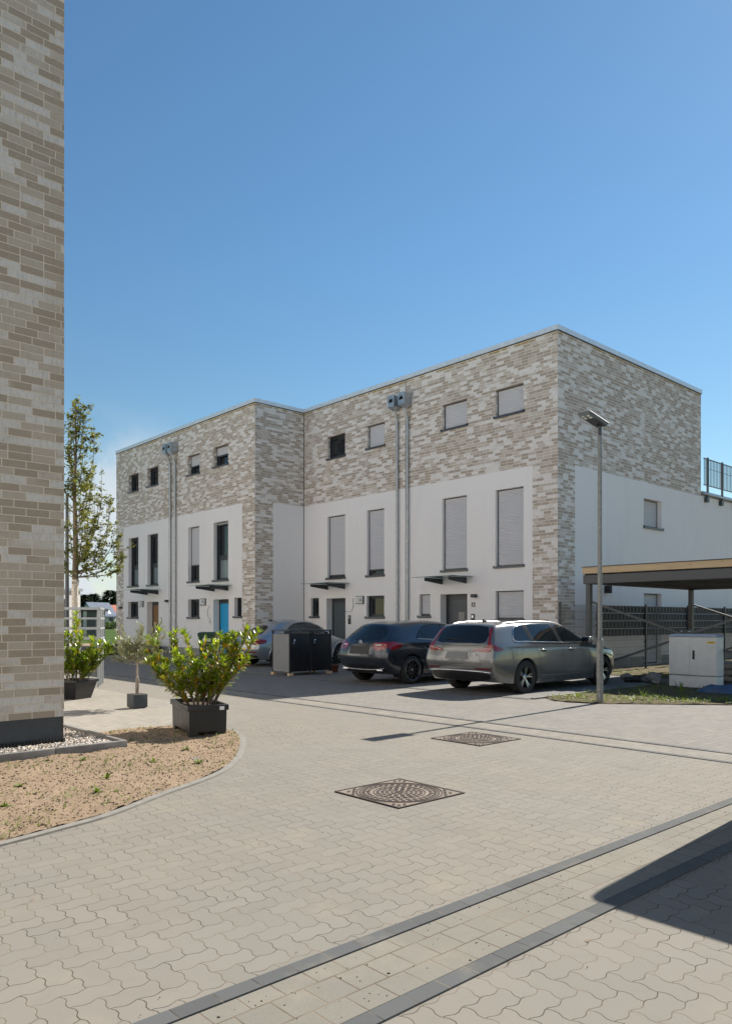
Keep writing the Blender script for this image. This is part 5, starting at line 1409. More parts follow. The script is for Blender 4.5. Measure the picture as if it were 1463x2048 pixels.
# ------------------------------------------------------------------ manhole covers
def manhole(x0, x1, y0, y1, lab):
    cx_, cy_ = (x0 + x1) / 2, (y0 + y1) / 2; t = thing('manhole_cover', (cx_, cy_, .004), lab, 'manhole cover', 'manhole covers in the road')
    mb = MB(); mb.box(x0 + .004, x1 - .004, y0 + .004, y1 - .004, .005, .006); mb.build('sand_bed', 'sand_fill', t)
    mb = MB(); w = .016
    for a in ((x0, x1, y0, y0 + w), (x0, x1, y1 - w, y1), (x0, x0 + w, y0 + w, y1 - w), (x1 - w, x1, y0 + w, y1 - w)): mb.box(*a, .0, .0105)
    Rr = (x1 - x0) / 2 - .035
    # tread bars, all in one diagonal direction, only outside the round lid
    hwid = (x1 - x0) / 2 - .022
    for k in range(-13, 14):
        for q in range(-9, 10):
            u = k * .043; w_ = q * .066 + (.033 if k % 2 else 0)
            X_ = (u + w_) * .7071; Y_ = (w_ - u) * .7071
            ends = [(X_ + e * .0185, Y_ + e * .0185) for e in (-1, 0, 1)]
            if any(math.hypot(*e) < Rr + .026 or abs(e[0]) > hwid or abs(e[1]) > hwid for e in ends): continue
            Mx = Matrix.Translation((cx_ + X_, cy_ + Y_, 0)) @ Matrix.Rotation(R(45), 4, 'Z'); mb.box(-.026, .026, -.0115, .0115, .005, .0098, 0, Mx)
    for k in range(72):
        a = 2 * math.pi * k / 72; b_ = 2 * math.pi * (k + 1) / 72
        for (r0, r1, hh) in ((Rr + .002, Rr + .014, .0098), (Rr - .028, Rr - .012, .0092), (Rr * .60, Rr * .60 + .010, .0092)):
            P = [(cx_ + r * math.cos(q), cy_ + r * math.sin(q)) for r, q in ((r0, a), (r1, a), (r1, b_), (r0, b_))]
            mb.mesh([(p[0], p[1], z) for z in (.005, hh) for p in P], [(4, 5, 6, 7), (0, 4, 7, 3), (1, 2, 6, 5)])
    mb.build('cover_frame', 'cast_iron', t)
    mb = MB(); i = 0; rr = .025
    while rr < Rr - .045:
        n = max(5, int(2 * math.pi * rr / .054))
        for k in range(n):
            if abs(rr - Rr * .6 - .005) < .012: continue
            a = 2 * math.pi * (k + .5 * (i % 2)) / n
            Mx = Matrix.Translation((cx_ + rr * math.cos(a), cy_ + rr * math.sin(a), 0)) @ Matrix.Rotation(a, 4, 'Z'); mb.box(-.0125, .0125, -.0165, .0165, .005, .0094, 0, Mx)
        rr += .040; i += 1
    mb.build('lid_studs', 'cast_iron', t)
    for a in (R(40), R(130), R(220), R(310)):
        mb = MB(); mb.lathe([(0, .0066), (.018, .0066), (.02, .0061)], 12, 0, Matrix.Translation((cx_ + Rr * .78 * math.cos(a), cy_ + Rr * .78 * math.sin(a), 0.0005))); mb.build('lifting_hole', 'seam_black', t)
manhole(4.15, 4.93, 4.19, 4.97, 'square rusty brown manhole cover with round studded lid, the one nearer the viewer')
manhole(6.90, 7.68, 5.63, 6.41, 'square rusty brown manhole cover with round studded lid, the farther one by the road gutter')
mb = MB(); mb.lathe([(0, .006), (.33, .006), (.34, .0)], 28, 0, Matrix.Translation((9.3, 22.4, 0))); tag(mb.build('drain_cover', 'cast_iron'), 'small dark round drain cover in the shaded road behind the olive tree', 'drain cover')

# ------------------------------------------------------------------ bollard, small pot, rubbish
t = thing('charging_post', (16.35, 31.2, 0), 'slim dark metal post with two collars in front of the wooden door', 'post')
mb = MB(); mb.tube([(14.9, 31.0, 0), (14.9, 31.0, 1.16)], .045, 10); 
t.location = (15.3, 30.55, 0); ORIG[t.name] = Vector((15.3, 30.55, 0))
mb = MB(); mb.tube([(15.3, 30.55, 0), (15.3, 30.55, 1.17)], .045, 10); mb.build('pole', 'anthracite', t)
mb = MB(); mb.box(15.28, 15.32, 30.43, 30.67, 1.165, 1.185); mb.build('cap_bar', 'anthracite', t)
mb = MB(); mb.box(15.28, 15.32, 30.43, 30.67, .87, .89); mb.build('middle_bar', 'anthracite', t)

def rock(name, loc, r, mat, lab, seed, flat=.6, cat='stone', group=None):
    bm = bmesh.new(); bmesh.ops.create_icosphere(bm, subdivisions=3, radius=r)
    for v_ in bm.verts:
        n_ = noise.noise(v_.co / r * 1.1 + Vector((seed, 0, 0))); v_.co *= 1 + .35 * n_ + .1 * noise.noise(v_.co / r * 4); v_.co.z *= flat
    bm.verts.index_update(); mb = MB(); mb.mesh([tuple(v_.co + Vector(loc)) for v_ in bm.verts], [[x.index for x in f.verts] for f in bm.faces]); bm.free()
    return tag(mb.build(name, mat, None, loc), lab, cat, group)
SG = 'rubble stones on the rough ground'
rock('stone', (17.0, 9.35, .10), .14, 'debris_stone', 'pale grey rubble stone nearest the front of the estate car', 1, group=SG)
rock('stone', (17.15, 8.75, .11), .19, 'debris_stone', 'large light rubble stone left of the utility cabinet', 4, group=SG)
rock('stone', (16.5, 8.35, .07), .10, 'debris_stone', 'small rubble stone close to the cabinet foot', 7, group=SG)
t = thing('pipe_piece', (16.6, 8.95, .06), 'short dark drain pipe piece with a hose lying on the rough ground', 'pipe')
mb = MB(); mb.tube([(16.45, 9.1, .07), (16.55, 8.75, .08)], .06, 14); mb.build('pipe', 'soft_black', t)
mb = MB(); mb.tube([(16.55, 8.78, .05), (16.5, 8.5, .03), (16.2, 8.3, .04), (16.1, 8.15, .03)], .018, 8); mb.build('hose', 'soft_black', t)
# blue tarpaulin heap
mb = MB(); N_ = 34; vs = []; fs = []
for i in range(N_ + 1):
    for j in range(N_ + 1):
        u, w_ = i / N_, j / N_; x = 15.1 + .75 * u; y = 4.6 + 2.25 * w_
        env = math.sin(math.pi * u) ** .5 * math.sin(math.pi * w_) ** .35
        z = .025 + env * (.17 + .12 * noise.noise(Vector((x * 2.2, y * 3.2, 2))) + .06 * abs(noise.noise(Vector((x * 9, y * 4, 7)))) + .03 * noise.noise(Vector((x * 14, y * 14, 1))))
        vs.append((x + .08 * noise.noise(Vector((x * 3, y * 3, 0))), y, max(.02, z))); 
for i in range(N_):
    for j in range(N_): a = i * (N_ + 1) + j; fs.append((a, a + 1, a + N_ + 2, a + N_ + 1))
mb.mesh(vs, fs, 0, True); tag(mb.build('tarpaulin', 'tarp_blue', None, (15.5, 5.7, 0)), 'crumpled dark blue tarpaulin heap in front of the utility cabinet', 'tarpaulin')
# pallets behind the cabinet
t = thing('pallet_stack', (19.0, 7.9, 0), 'weathered wooden pallets stacked behind the utility cabinet', 'pallets')
for k in range(3):
    z = .02 + k * .15
    mb = MB()
    for j in range(7): mb.box(18.4, 19.6, 7.05 + j * .155, 7.05 + j * .155 + .10, z + .10, z + .122)
    for x in (18.42, 18.95, 19.48): mb.box(x, x + .1, 7.05, 8.08, z, z + .099)
    mb.build('pallet', 'debris_stone', t)
t = thing('traffic_cone', (14.62, 4.62, 0), 'red plastic cone at the right edge beside the blue tarpaulin', 'cone')
mb = MB(); mb.lathe([(.12, .03), (.025, .45), (0, .45)], 20, 0, Matrix.Translation((14.62, 4.62, .0))); mb.build('cone', 'red_plastic', t)
mb = MB(); mb.bbox(14.46, 14.78, 4.46, 4.78, .0, .03, .008); mb.build('cone_base', 'red_plastic', t)
# low covered stack at the far end of the street
mb = MB(); mb.bbox(12.9, 15.6, 30.3, 32.6, .0, .34, .10, 0, None, 3); mb.bbox(13.3, 15.2, 30.7, 32.2, .34, .46, .05, 0, None, 3)
tag(mb.build('covered_stack', 'black_plastic', None, (14.2, 31.4, 0)), 'low black covered stack lying in front of the farthest house', 'covered stack')

# ------------------------------------------------------------------ van just outside the frame on the right; it casts the shadow in the lower right corner
t = thing('delivery_van', (7.21, -.27, 0), 'dark box van parked beside the gutter', 'van')
mb = MB(); mb.bbox(6.21, 8.16, -2.2, 2.35, .28, 2.62, .13, 0, None, 3); mb.build('cargo_box', 'paint_anthracite', t)
mb = MB(); mb.bbox(6.26, 8.11, -4.0, -2.21, .38, 1.35, .12, 0, None, 3); mb.bbox(6.33, 8.04, -3.3, -2.21, 1.3, 2.15, .16, 0, None, 3); mb.build('cab', 'paint_anthracite', t)
mb = MB(); mb.box(6.32, 6.34, -3.0, -2.4, 1.42, 1.95); mb.box(8.03, 8.05, -3.0, -2.4, 1.42, 1.95); mb.build('cab_window', 'car_glass', t)
for (x, y) in ((6.26, 1.3), (8.11, 1.3), (6.26, -3.2), (8.11, -3.2)):
    mb = MB(); mb.lathe([(0, -.11), (.22, -.11), (.33, -.10), (.35, -.07), (.35, .07), (.33, .10), (.22, .11), (0, .11)], 28, 0, Matrix.Translation((x + (.12 if x < 7 else -.12), y, .35)) @ Matrix.Rotation(R(90), 4, 'Y')); mb.build('wheel', 'rubber', t)
mb = MB(); mb.box(6.41, 7.96, -3.9, 2.2, .20, .279); mb.build('chassis', 'soft_black', t)
# ------------------------------------------------------------------ plants
def leaf_mesh(mb, p, d, up, L, W, rnd, mi=0, fold=.25, droop=.25):
    """one pointed leaf: 6 faces, folded along the midrib and curving down"""
    d = d.normalized(); s_ = d.cross(up)
    if s_.length < 1e-4: s_ = d.orthogonal()
    s_.normalize(); n = s_.cross(d)
    q = []
    for t_, w in ((0, .12), (.33, .85), (.68, .80), (1, .0)):
        c = p + d * L * t_ - n * (droop * L * t_ * t_); h = W * .5 * w
        q.append((c + s_ * h + n * h * fold, c, c - s_ * h + n * h * fold))
    vs = [q[0][0], q[0][1], q[0][2], q[1][0], q[1][1], q[1][2], q[2][0], q[2][1], q[2][2], q[3][1]]
    mb.mesh(vs, [(0, 1, 4, 3), (1, 2, 5, 4), (3, 4, 7, 6), (4, 5, 8, 7), (6, 7, 9), (7, 8, 9)], mi, True)
def rdir(rnd, zmin=-1, zmax=1):
    z = rnd.uniform(zmin, zmax); a = rnd.uniform(0, 2 * math.pi); r = math.sqrt(max(0, 1 - z * z)); return Vector((r * math.cos(a), r * math.sin(a), z))
def planter_box(t, O, w, l, h, rz, mat='black_plastic', legs=True, rim=.07, taper=.03):
    M = Matrix.Translation(O) @ Matrix.Rotation(rz, 4, 'Z')
    z0 = .065 if legs else .0
    mb = MB()
    a = [(-w / 2 + taper, -l / 2 + taper), (w / 2 - taper, -l / 2 + taper), (w / 2 - taper, l / 2 - taper), (-w / 2 + taper, l / 2 - taper)]
    b = [(-w / 2 + .012, -l / 2 + .012), (w / 2 - .012, -l / 2 + .012), (w / 2 - .012, l / 2 - .012), (-w / 2 + .012, l / 2 - .012)]
    vs = [(x, y, z0) for x, y in a] + [(x, y, h - rim) for x, y in b]
    mb.mesh(vs, [(0, 1, 5, 4), (1, 2, 6, 5), (2, 3, 7, 6), (3, 0, 4, 7), (3, 2, 1, 0)], 0, False, M)
    mb.build('planter_body', mat, t)
    mb = MB(); e = .03
    for (x0, x1, y0, y1) in ((-w / 2 - .01, w / 2 + .01, -l / 2 - .01, -l / 2 + e), (-w / 2 - .01, w / 2 + .01, l / 2 - e, l / 2 + .01), (-w / 2 - .01, -w / 2 + e, -l / 2 + e + .001, l / 2 - e - .001), (w / 2 - e, w / 2 + .01, -l / 2 + e + .001, l / 2 - e - .001)):
        mb.bbox(x0, x1, y0, y1, h - rim, h, .005, 0, M)
    mb.build('rim', mat, t)
    if legs:
        for sx in (-1, 1):
            for sy in (-1, 1):
                mb = MB(); x = sx * (w / 2 - .075); y = sy * (l / 2 - .085); mb.box(x - .056, x + .056, y - .066, y + .066, -.02, z0 - .001, 0, M)
                mb.build('leg', mat, t)
    mb = MB(); mb.mesh([(-w / 2 + .03, -l / 2 + .03, h - .05), (w / 2 - .03, -l / 2 + .03, h - .05), (w / 2 - .03, l / 2 - .03, h - .05), (-w / 2 + .03, l / 2 - .03, h - .05)], [(0, 1, 2, 3)], 0, False, M)
    mb.build('potting_soil', 'potting_soil', t)
    return M

def laurel(name, O, stems, label, seed, planter=None, yellow=.06, orange=.10, shape=None, lf=1.0, z0=.33):
    rnd = random.Random(seed); t = thing(name, O, label, 'potted shrub', 'potted laurel shrubs'); O = Vector(O)
    if planter: planter(t)
    wood = MB(); lv = MB()
    for (bx, by, tip) in stems:
        p0 = O + Vector((bx, by, z0 - .04)); p3 = O + Vector(tip); out = Vector((tip[0] - bx, tip[1] - by, 0))
        p1 = p0 + Vector((out.x * .25, out.y * .25, (p3.z - p0.z) * .30)); p2 = p0 + Vector((out.x * .75, out.y * .75, (p3.z - p0.z) * .66)) + rdir(rnd) * .03
        pts = smooth_pts([p0, p1, p2, p3], 6, False); n = len(pts)
        wood.tube(pts, [.011 * (1 - .7 * i / n) for i in range(n)], 6)
        twigs = [(pts, .30)]
        for k in range(5):
            i = rnd.randint(int(n * .25), n - 3); b = pts[i]; d = (rdir(rnd, .0, .9) + (pts[i + 1] - pts[i]).normalized() * .9).normalized(); L = rnd.uniform(.10, .24)
            tw = [b, b + d * L * .5 + Vector((0, 0, .01)), b + d * L + Vector((0, 0, .035))]; wood.tube(tw, [.006, .004, .0025], 5); twigs.append((smooth_pts(tw, 4, False), .12))
        for (tw, start) in twigs:
            m = len(tw); Lt = sum((tw[i + 1] - tw[i]).length for i in range(m - 1)); cnt = int(Lt / .015)
            for k in range(cnt):
                f = start + (1 - start) * (k + rnd.random()) / cnt; i = min(m - 2, int(f * (m - 1))); p = tw[i].lerp(tw[i + 1], f * (m - 1) - i)
                ax = (tw[i + 1] - tw[i]).normalized(); side = (rdir(rnd) - ax * 0).normalized(); side = (side - ax * side.dot(ax)); side = side.normalized() if side.length > .01 else ax.orthogonal()
                d = (side * rnd.uniform(.6, 1.0) + ax * rnd.uniform(.45, 1.0) + Vector((0, 0, .12))).normalized()
                q = rnd.random(); mid = 1 - abs(f - .5)
                mi = 2 if q < orange * mid else (1 if q < orange + yellow else 0)
                leaf_mesh(lv, p, d, Vector((0, 0, 1)), rnd.uniform(.07, .12) * lf, rnd.uniform(.026, .040) * lf, rnd, mi, .3, rnd.uniform(.05, .45))
            # terminal rosette
            e = tw[-1]; ax = (tw[-1] - tw[-2]).normalized()
            for k in range(7):
                a = k * 2.4; o1 = ax.orthogonal().normalized(); o2 = ax.cross(o1)
                leaf_mesh(lv, e, (ax * rnd.uniform(.7, 1.4) + (o1 * math.cos(a) + o2 * math.sin(a)) * .7), Vector((0, 0, 1)), rnd.uniform(.085, .13) * lf, rnd.uniform(.030, .042) * lf, rnd, 0, .3, .1)
    w = wood.build('stems', 'bark', t); lv.build('foliage', ['laurel_leaf', 'laurel_yellow', 'laurel_orange'], t)
    return t
# big black planter on the planting bed (seen end-on); local long axis points away from the viewer
PRZ = R(-42.2 + 26.5)
def cam2w(dx, dy): return (.7404 * dx + .6722 * dy, -.6722 * dx + .7404 * dy)
po = cam2w(-2.19, 9.94)
rnd = random.Random(11); st = []
tips = [(-.62, .1, 1.17), (-.55, -.1, .95), (-.42, .2, 1.24), (-.30, 0, 1.02), (-.22, .3, 1.22), (-.1, -.1, 1.04), (0, .2, 1.12), (.1, 0, .98), (.2, .25, 1.14), (.32, 0, 1.20), (.42, .1, 1.06), (.5, -.05, 1.25), (.62, .1, 1.33), (.70, 0, 1.22), (.38, -.2, .85), (-.45, -.2, .78), (0, -.25, .80), (.2, -.15, .9), (-.2, -.2, .86), (-.5, .1, .70), (.55, .1, .93)]
for (cx_, dy, z) in tips:
    wx, wy = cam2w(cx_, dy); bx, by = cam2w(cx_ * .22 + .03, dy * .5); st.append((bx, by, (wx, wy, z)))
laurel('potted_laurel', (po[0], po[1], .0), st, 'glossy laurel shrub with some yellow leaves in a black planter on the sandy bed', 5,
       lambda t: planter_box(t, Vector((po[0], po[1], .0)), .50, .98, .40, PRZ, taper=.016), .22, .16, None, 1.0)
t = [o for o in bpy.data.objects if o.name == 'potted_laurel'][0]
fx, fy = cam2w(-1.80, 9.405); 
M = Matrix.Translation((po[0], po[1], 0)) @ Matrix.Rotation(PRZ, 4, 'Z')
mb = MB(); mb.box(.14, .20, -.507, -.5015, .335, .38, 0, M); mb.build('planter_tag', 'label_white', t)
# second one by the corner of the near house
p2 = cam2w(-5.45, 14.15); st = []
for (cx_, dy, z) in [(-.6, 0, 1.0), (-.4, .2, 1.25), (-.2, 0, 1.40), (0, .2, 1.42), (.15, 0, 1.20), (.3, .1, 1.08), (.5, 0, 1.02), (.64, .1, .93), (.42, -.1, .80), (.1, -.2, .9), (-.2, -.2, .95), (-.45, -.1, .8), (.25, .1, .85), (.0, -.1, 1.15), (.35, .0, .62)]:
    wx, wy = cam2w(cx_, dy); bx, by = cam2w(cx_ * .3, dy * .5); st.append((bx, by, (wx, wy, z)))
laurel('potted_laurel', (p2[0], p2[1], .0), st, 'bright green laurel shrub in a black tub at the corner of the near house', 9,
       lambda t: planter_box(t, Vector((p2[0], p2[1], 0)), .62, .62, .36, R(-60), 'black_plastic', False, .05, .09), .16, .05, None, 1.15, .30)

# olive tree in a square pot
oo = Vector((*cam2w(-3.80, 12.62), 0)); rnd = random.Random(21)
t = thing('olive_tree', oo, 'small standard olive tree with a grey green crown in a square dark pot', 'potted tree')
mb = MB(); mb.bbox(oo.x - .125, oo.x + .125, oo.y - .125, oo.y + .125, .02, .24, .006); mb.box(oo.x - .10, oo.x + .10, oo.y - .10, oo.y + .10, 0, .019); mb.build('pot', 'concrete_dark' if False else 'anthracite_matt', t)
mb = MB(); mb.box(oo.x - .105, oo.x + .105, oo.y - .105, oo.y + .105, .2402, .2415); mb.build('potting_soil', 'potting_soil', t)
mb = MB()
for k, (dx, dy) in enumerate(((.012, 0), (-.012, .008))):
    mb.tube(smooth_pts([oo + Vector((dx, dy, .22)), oo + Vector((dx * 1.6, -dy, .45)), oo + Vector((-dx, dy, .62)), oo + Vector((dx * 2, 0, .80))], 5, False), [.016] * 8 + [.013] * 8, 7)
lv = MB()
for k in range(30):
    d = rdir(rnd, -.15, 1.0); R_ = Vector((.40, .40, .42)); e = oo + Vector((d.x * R_.x, d.y * R_.y, .86 + d.z * R_.z * (1.15 if rnd.random() < .3 else .85)))
    if k < 6:
        cxk = (.38, .44, .34, -.36, -.42, -.30)[k]; wx, wy = cam2w(cxk, rnd.uniform(-.1, .1)); e = oo + Vector((wx, wy, (1.30, 1.18, 1.36, 1.28, 1.05, 1.33)[k]))
    s0 = oo + Vector((0, 0, rnd.uniform(.72, .84))); m_ = (s0 + e) / 2 + Vector((0, 0, -.03))
    tw = smooth_pts([s0, m_, e], 8, False); mb.tube(tw, [.007 * (1 - .8 * i / len(tw)) for i in range(len(tw))], 5)
    subs = [tw]
    for q in range(5):
        i = rnd.randint(4, len(tw) - 3); L = rnd.uniform(.08, .20); dd = (rdir(rnd, -.3, 1) + (tw[i + 1] - tw[i]).normalized()).normalized(); subs.append([tw[i], tw[i] + dd * L * .5, tw[i] + dd * L + Vector((0, 0, .01))]); mb.tube(subs[-1], .0022, 4)
    for s_ in subs:
        m2 = len(s_); Lt = sum((s_[i + 1] - s_[i]).length for i in range(m2 - 1)); cnt = int(Lt / .0055)
        for j in range(cnt):
            f = .25 + .75 * (j + rnd.random()) / cnt; i = min(m2 - 2, int(f * (m2 - 1))); p = s_[i].lerp(s_[i + 1], f * (m2 - 1) - i); ax = (s_[i + 1] - s_[i]).normalized()
            leaf_mesh(lv, p, ax * .8 + rdir(rnd) * .8, Vector((0, 0, 1)), rnd.uniform(.04, .065), .012, rnd, 0, .2, .1)
mb.build('trunk', 'olive_bark', t); lv.build('crown', 'olive_leaf', t)

# street tree in a steel guard
to = Vector((*cam2w(-6.72, 17.55), 0)); rnd = random.Random(31)
t = thing('street_tree', to, 'young slender street tree with upright sparse branches behind the near house corner', 'tree')
mb = MB(); mb.tube([to + Vector((0, 0, -.1)), to + Vector((.01, 0, 1.2)), to + Vector((0, .01, 2.15)), to + Vector((.01, 0, 2.4))], [.085, .08, .075, .08], 12); mb.build('trunk_wrap', 'bark_pale', t)
mb = MB(); tr = smooth_pts([to + Vector((0, 0, 2.3)), to + Vector((.02, .02, 3.3)), to + Vector((-.01, 0, 4.4)), to + Vector((.03, .02, 5.4)), to + Vector((.0, .0, 6.55))], 6, False)
mb.tube(tr, [.075 * (1 - .93 * i / (len(tr) - 1)) for i in range(len(tr))], 9)
lv = MB()
def cluster(p, rnd, n, r, L):
    for k in range(n): leaf_mesh(lv, p + rdir(rnd) * r * rnd.random(), rdir(rnd, -.6, .8), Vector((0, 0, 1)), rnd.uniform(.8, 1.2) * L, L * .85, rnd, 0, .25, rnd.uniform(0, .5))
limbs = []
for k in range(28):
    f = rnd.random() ** 1.2; z = 2.35 + f * 3.3; a = rnd.uniform(0, 2 * math.pi); reach = (1.0 - f * .85) * rnd.uniform(.55, 1.1); rise = rnd.uniform(.9, 1.9) * (1 - f * .25)
    d = Vector((math.cos(a), math.sin(a), 0)); base = Vector((to.x, to.y, z))
    limbs.append((base, base + d * reach * .55 + Vector((0, 0, rise * .18)), base + d * reach * .92 + Vector((0, 0, rise * .55)), base + d * reach + Vector((0, 0, min(rise, 6.5 - z)))))
for (cx_, zt, zb) in ((.98, 3.5, 2.45), (.80, 4.3, 2.5), (1.15, 3.1, 2.6), (.62, 5.0, 3.0), (.4, 6.0, 3.8), (.2, 6.5, 4.4), (-.15, 6.45, 4.2), (1.05, 2.72, 2.45)):
    wx, wy = cam2w(cx_, rnd.uniform(-.2, .2)); b_ = Vector((to.x, to.y, zb)); e = Vector((to.x + wx, to.y + wy, zt)); limbs.append((b_, b_ + Vector((wx * .55, wy * .55, (zt - zb) * .12)), b_ + Vector((wx * .95, wy * .95, (zt - zb) * .5)), e))
for (a, b_, c, e) in limbs:
    L = smooth_pts([a, b_, c, e], 7, False); n = len(L); mb.tube(L, [.015 * (1 - .85 * i / n) for i in range(n)], 5)
    Lt = sum((L[i + 1] - L[i]).length for i in range(n - 1)); cnt = int(Lt / .055)
    for j in range(cnt):
        f = .22 + .78 * (j + rnd.random()) / cnt; i = min(n - 2, int(f * (n - 1))); p = L[i]
        if rnd.random() < .62: cluster(p + rdir(rnd) * .05, rnd, rnd.randint(4, 8), .07, .062)
        if rnd.random() < .30:
            q = p + (rdir(rnd, -.1, .9)) * rnd.uniform(.12, .30); mb.tube([p, (p + q) / 2 + Vector((0, 0, .01)), q], [.005, .004, .002], 4)
            for g_ in (.4, .7, 1.0): cluster(p.lerp(q, g_), rnd, rnd.randint(4, 7), .07, .062)
mb.build('trunk', 'bark', t); lv.build('crown', 'tree_leaf', t)
# tree guard: square steel frame
gc = Vector((*cam2w(-6.45, 16.95), 0)); g = thing('tree_guard', gc, 'galvanised steel tree guard of square tubes around the street tree', 'tree guard')
GM = Matrix.Translation(gc) @ Matrix.Rotation(R(-42.2 + 14), 4, 'Z'); hw = .50
for (x, y) in ((-hw, -hw), (hw, -hw), (hw, hw), (-hw, hw), (0, -hw), (hw, 0), (0, hw), (-hw, 0)):
    mb = MB(); mb.box(x - .022, x + .022, y - .022, y + .022, 0, 1.76, 0, GM); mb.build('guard_post', 'galvanised_light', g)
for z in (1.72, 1.50, 1.28, 1.06, .6):
    mb = MB(); e = .022
    for (x0, x1, y0, y1) in ((-hw - e, hw + e, -hw - e - .022, -hw - e - .001), (-hw - e, hw + e, hw + e + .001, hw + e + .022), (-hw - e - .022, -hw - e - .001, -hw, hw), (hw + e + .001, hw + e + .022, -hw, hw)):
        mb.box(x0, x1, y0, y1, z - .022, z + .022, 0, GM)
    mb.build('guard_rail', 'galvanised_light', g)
# slim grey lamp pole behind the tree
pp = Vector((*cam2w(-8.85, 22.5), 0)); mb = MB(); mb.tube([pp, pp + Vector((0, 0, 5.2))], [.07, .045], 12)
tq = thing('lamp_pole', pp, 'slim dark grey pole standing behind the street tree', 'pole'); mb.build('pole', 'carport_steel', tq)
# small potted plant beside the bin shelter
tp = Vector((13.72, 16.42, 0)); t = thing('potted_plant', tp, 'small dark leafed plant in a terracotta pot right of the bin shelter', 'potted plant')
mb = MB(); mb.lathe([(0, 0), (.085, 0), (.11, .17), (.12, .17), (.12, .20), (.10, .20), (.095, .17), (0, .17)], 20, 0, Matrix.Translation(tp)); mb.build('pot', 'terracotta', t)
lv = MB(); rnd = random.Random(4)
for k in range(160): leaf_mesh(lv, tp + Vector((0, 0, .22)) + rdir(rnd, 0, 1) * rnd.uniform(.05, .26), rdir(rnd, -.2, 1), Vector((0, 0, 1)), .06, .03, rnd)
mb = MB()
for k in range(7): mb.tube([tp + Vector((0, 0, .16)), tp + Vector((0, 0, .2)) + rdir(rnd, .5, 1) * .25], .004, 5)
mb.build('stems', 'bark', t); lv.build('foliage', 'fir_leaf', t)

# weeds and grass
def tuft(mb, x, y, z, rnd, n, L, W=.006):
    for k in range(n):
        d = rdir(rnd, .5, 1); leaf_mesh(mb, Vector((x, y, z)), d, Vector((0, 0, 1)) + rdir(rnd) * .3, L * rnd.uniform(.5, 1.2), W * rnd.uniform(.7, 1.4), rnd, 0, .2, rnd.uniform(.1, .7))
def inside(x, y, poly):
    c = False; j = len(poly) - 1
    for i in range(len(poly)):
        if (poly[i][1] > y) != (poly[j][1] > y) and x < (poly[j][0] - poly[i][0]) * (y - poly[i][1]) / (poly[j][1] - poly[i][1]) + poly[i][0]: c = not c
        j = i
    return c
rnd = random.Random(17); mb = MB(); n = 0
while n < 1000:
    x, y = rnd.uniform(-.5, 5.4), rnd.uniform(4.9, 9.55)
    if not inside(x, y, soil_pts) or noise.noise(Vector((x * 1.1, y * 1.1, 3))) < -.12: continue
    if rnd.random() < .5: tuft(mb, x, y, soilz(x, y), rnd, rnd.randint(2, 5), rnd.uniform(.012, .03), .009)
    else: tuft(mb, x, y, soilz(x, y), rnd, rnd.randint(3, 6), .05, .005)
    n += 1
for (x, y) in ((2.9, 6.7), (3.6, 7.2), (2.2, 6.9), (4.2, 7.6), (3.1, 7.75), (1.9, 6.3), (3.9, 6.8), (2.6, 6.2)): tuft(mb, x, y, soilz(x, y), rnd, 16, .06, .02)
tag(mb.build('weeds', 'grass_blade'), 'sparse green weeds and seedlings on the sandy planting bed', 'weeds', kind='stuff')
mb = MB(); n = 0
while n < 7000:
    x, y = rnd.uniform(.0, 5.4), rnd.uniform(4.9, 9.55)
    if not inside(x, y, soil_pts): continue
    stone(mb, (x, y, soilz(x, y) + .002), rnd.uniform(.003, .009) * (1 if rnd.random() < .95 else 1.9), rnd, .7, 0 if rnd.random() < .45 else 1); n += 1
tag(mb.build('soil_crumbs', ['crumb', 'sandy_soil']), 'dark soil crumbs and twigs scattered over the sandy bed', 'soil crumbs', kind='stuff')
mb = MB(); n = 0
while n < 1500:
    x, y = rnd.uniform(11.7, 20), rnd.uniform(3, 11.9)
    if not inside(x, y, soil_r): continue
    near = x < 12.9 + (7.6 - y) * .8
    if not near and rnd.random() < .8: continue
    if near and rnd.random() < .25: continue
    tuft(mb, x, y, .03, rnd, rnd.randint(4, 9), rnd.uniform(.04, .10), .008); n += 1
for (x, y, L) in ((12.3, 7.75, .16), (12.2, 7.9, .14), (13.1, 6.9, .24), (12.5, 6.75, .12), (14.6, 6.9, .3), (15.6, 5.6, .35), (15.9, 5.7, .4)):
    tuft(mb, x, y, .03, rnd, 22, L, .016)
tag(mb.build('verge_grass', 'grass_blade'), 'tufts of grass and weeds round the lamp post and the cabinet', 'grass', kind='stuff')
# grit on the paving
mb = MB()
for k in range(900):
    if rnd.random() < .45: x, y = rnd.uniform(1.2, 9), rnd.uniform(2.0, 2.62) + rnd.gauss(0, .08)
    elif rnd.random() < .4: x, y = rnd.gauss(5.9, .5), rnd.gauss(8.3, .6)
    else: x, y = rnd.uniform(1.2, 11.5), rnd.uniform(1.0, 10)
    if inside(x, y, soil_pts): continue
    stone(mb, (x, y, .006), rnd.uniform(.0016, .0042) * (1 if rnd.random() < .95 else 1.6), rnd, .7)
tag(mb.build('grit', 'crumb'), 'dark grit and crumbs scattered over the paving', 'grit', kind='stuff')
mb = MB()
for k in range(26):
    x, y = rnd.uniform(1.2, 8), rnd.uniform(1.6, 7)
    if inside(x, y, soil_pts): continue
    leaf_mesh(mb, Vector((x, y, .008)), rdir(rnd, 0, .2), Vector((0, 0, 1)), rnd.uniform(.015, .035), .010, rnd)
tag(mb.build('fallen_leaves', 'dry_leaf'), 'few small dry leaves lying on the paving', 'leaves', kind='stuff')

# ------------------------------------------------------------------ far background, left
def px_ground(D, camx): return cam2w(camx, D)
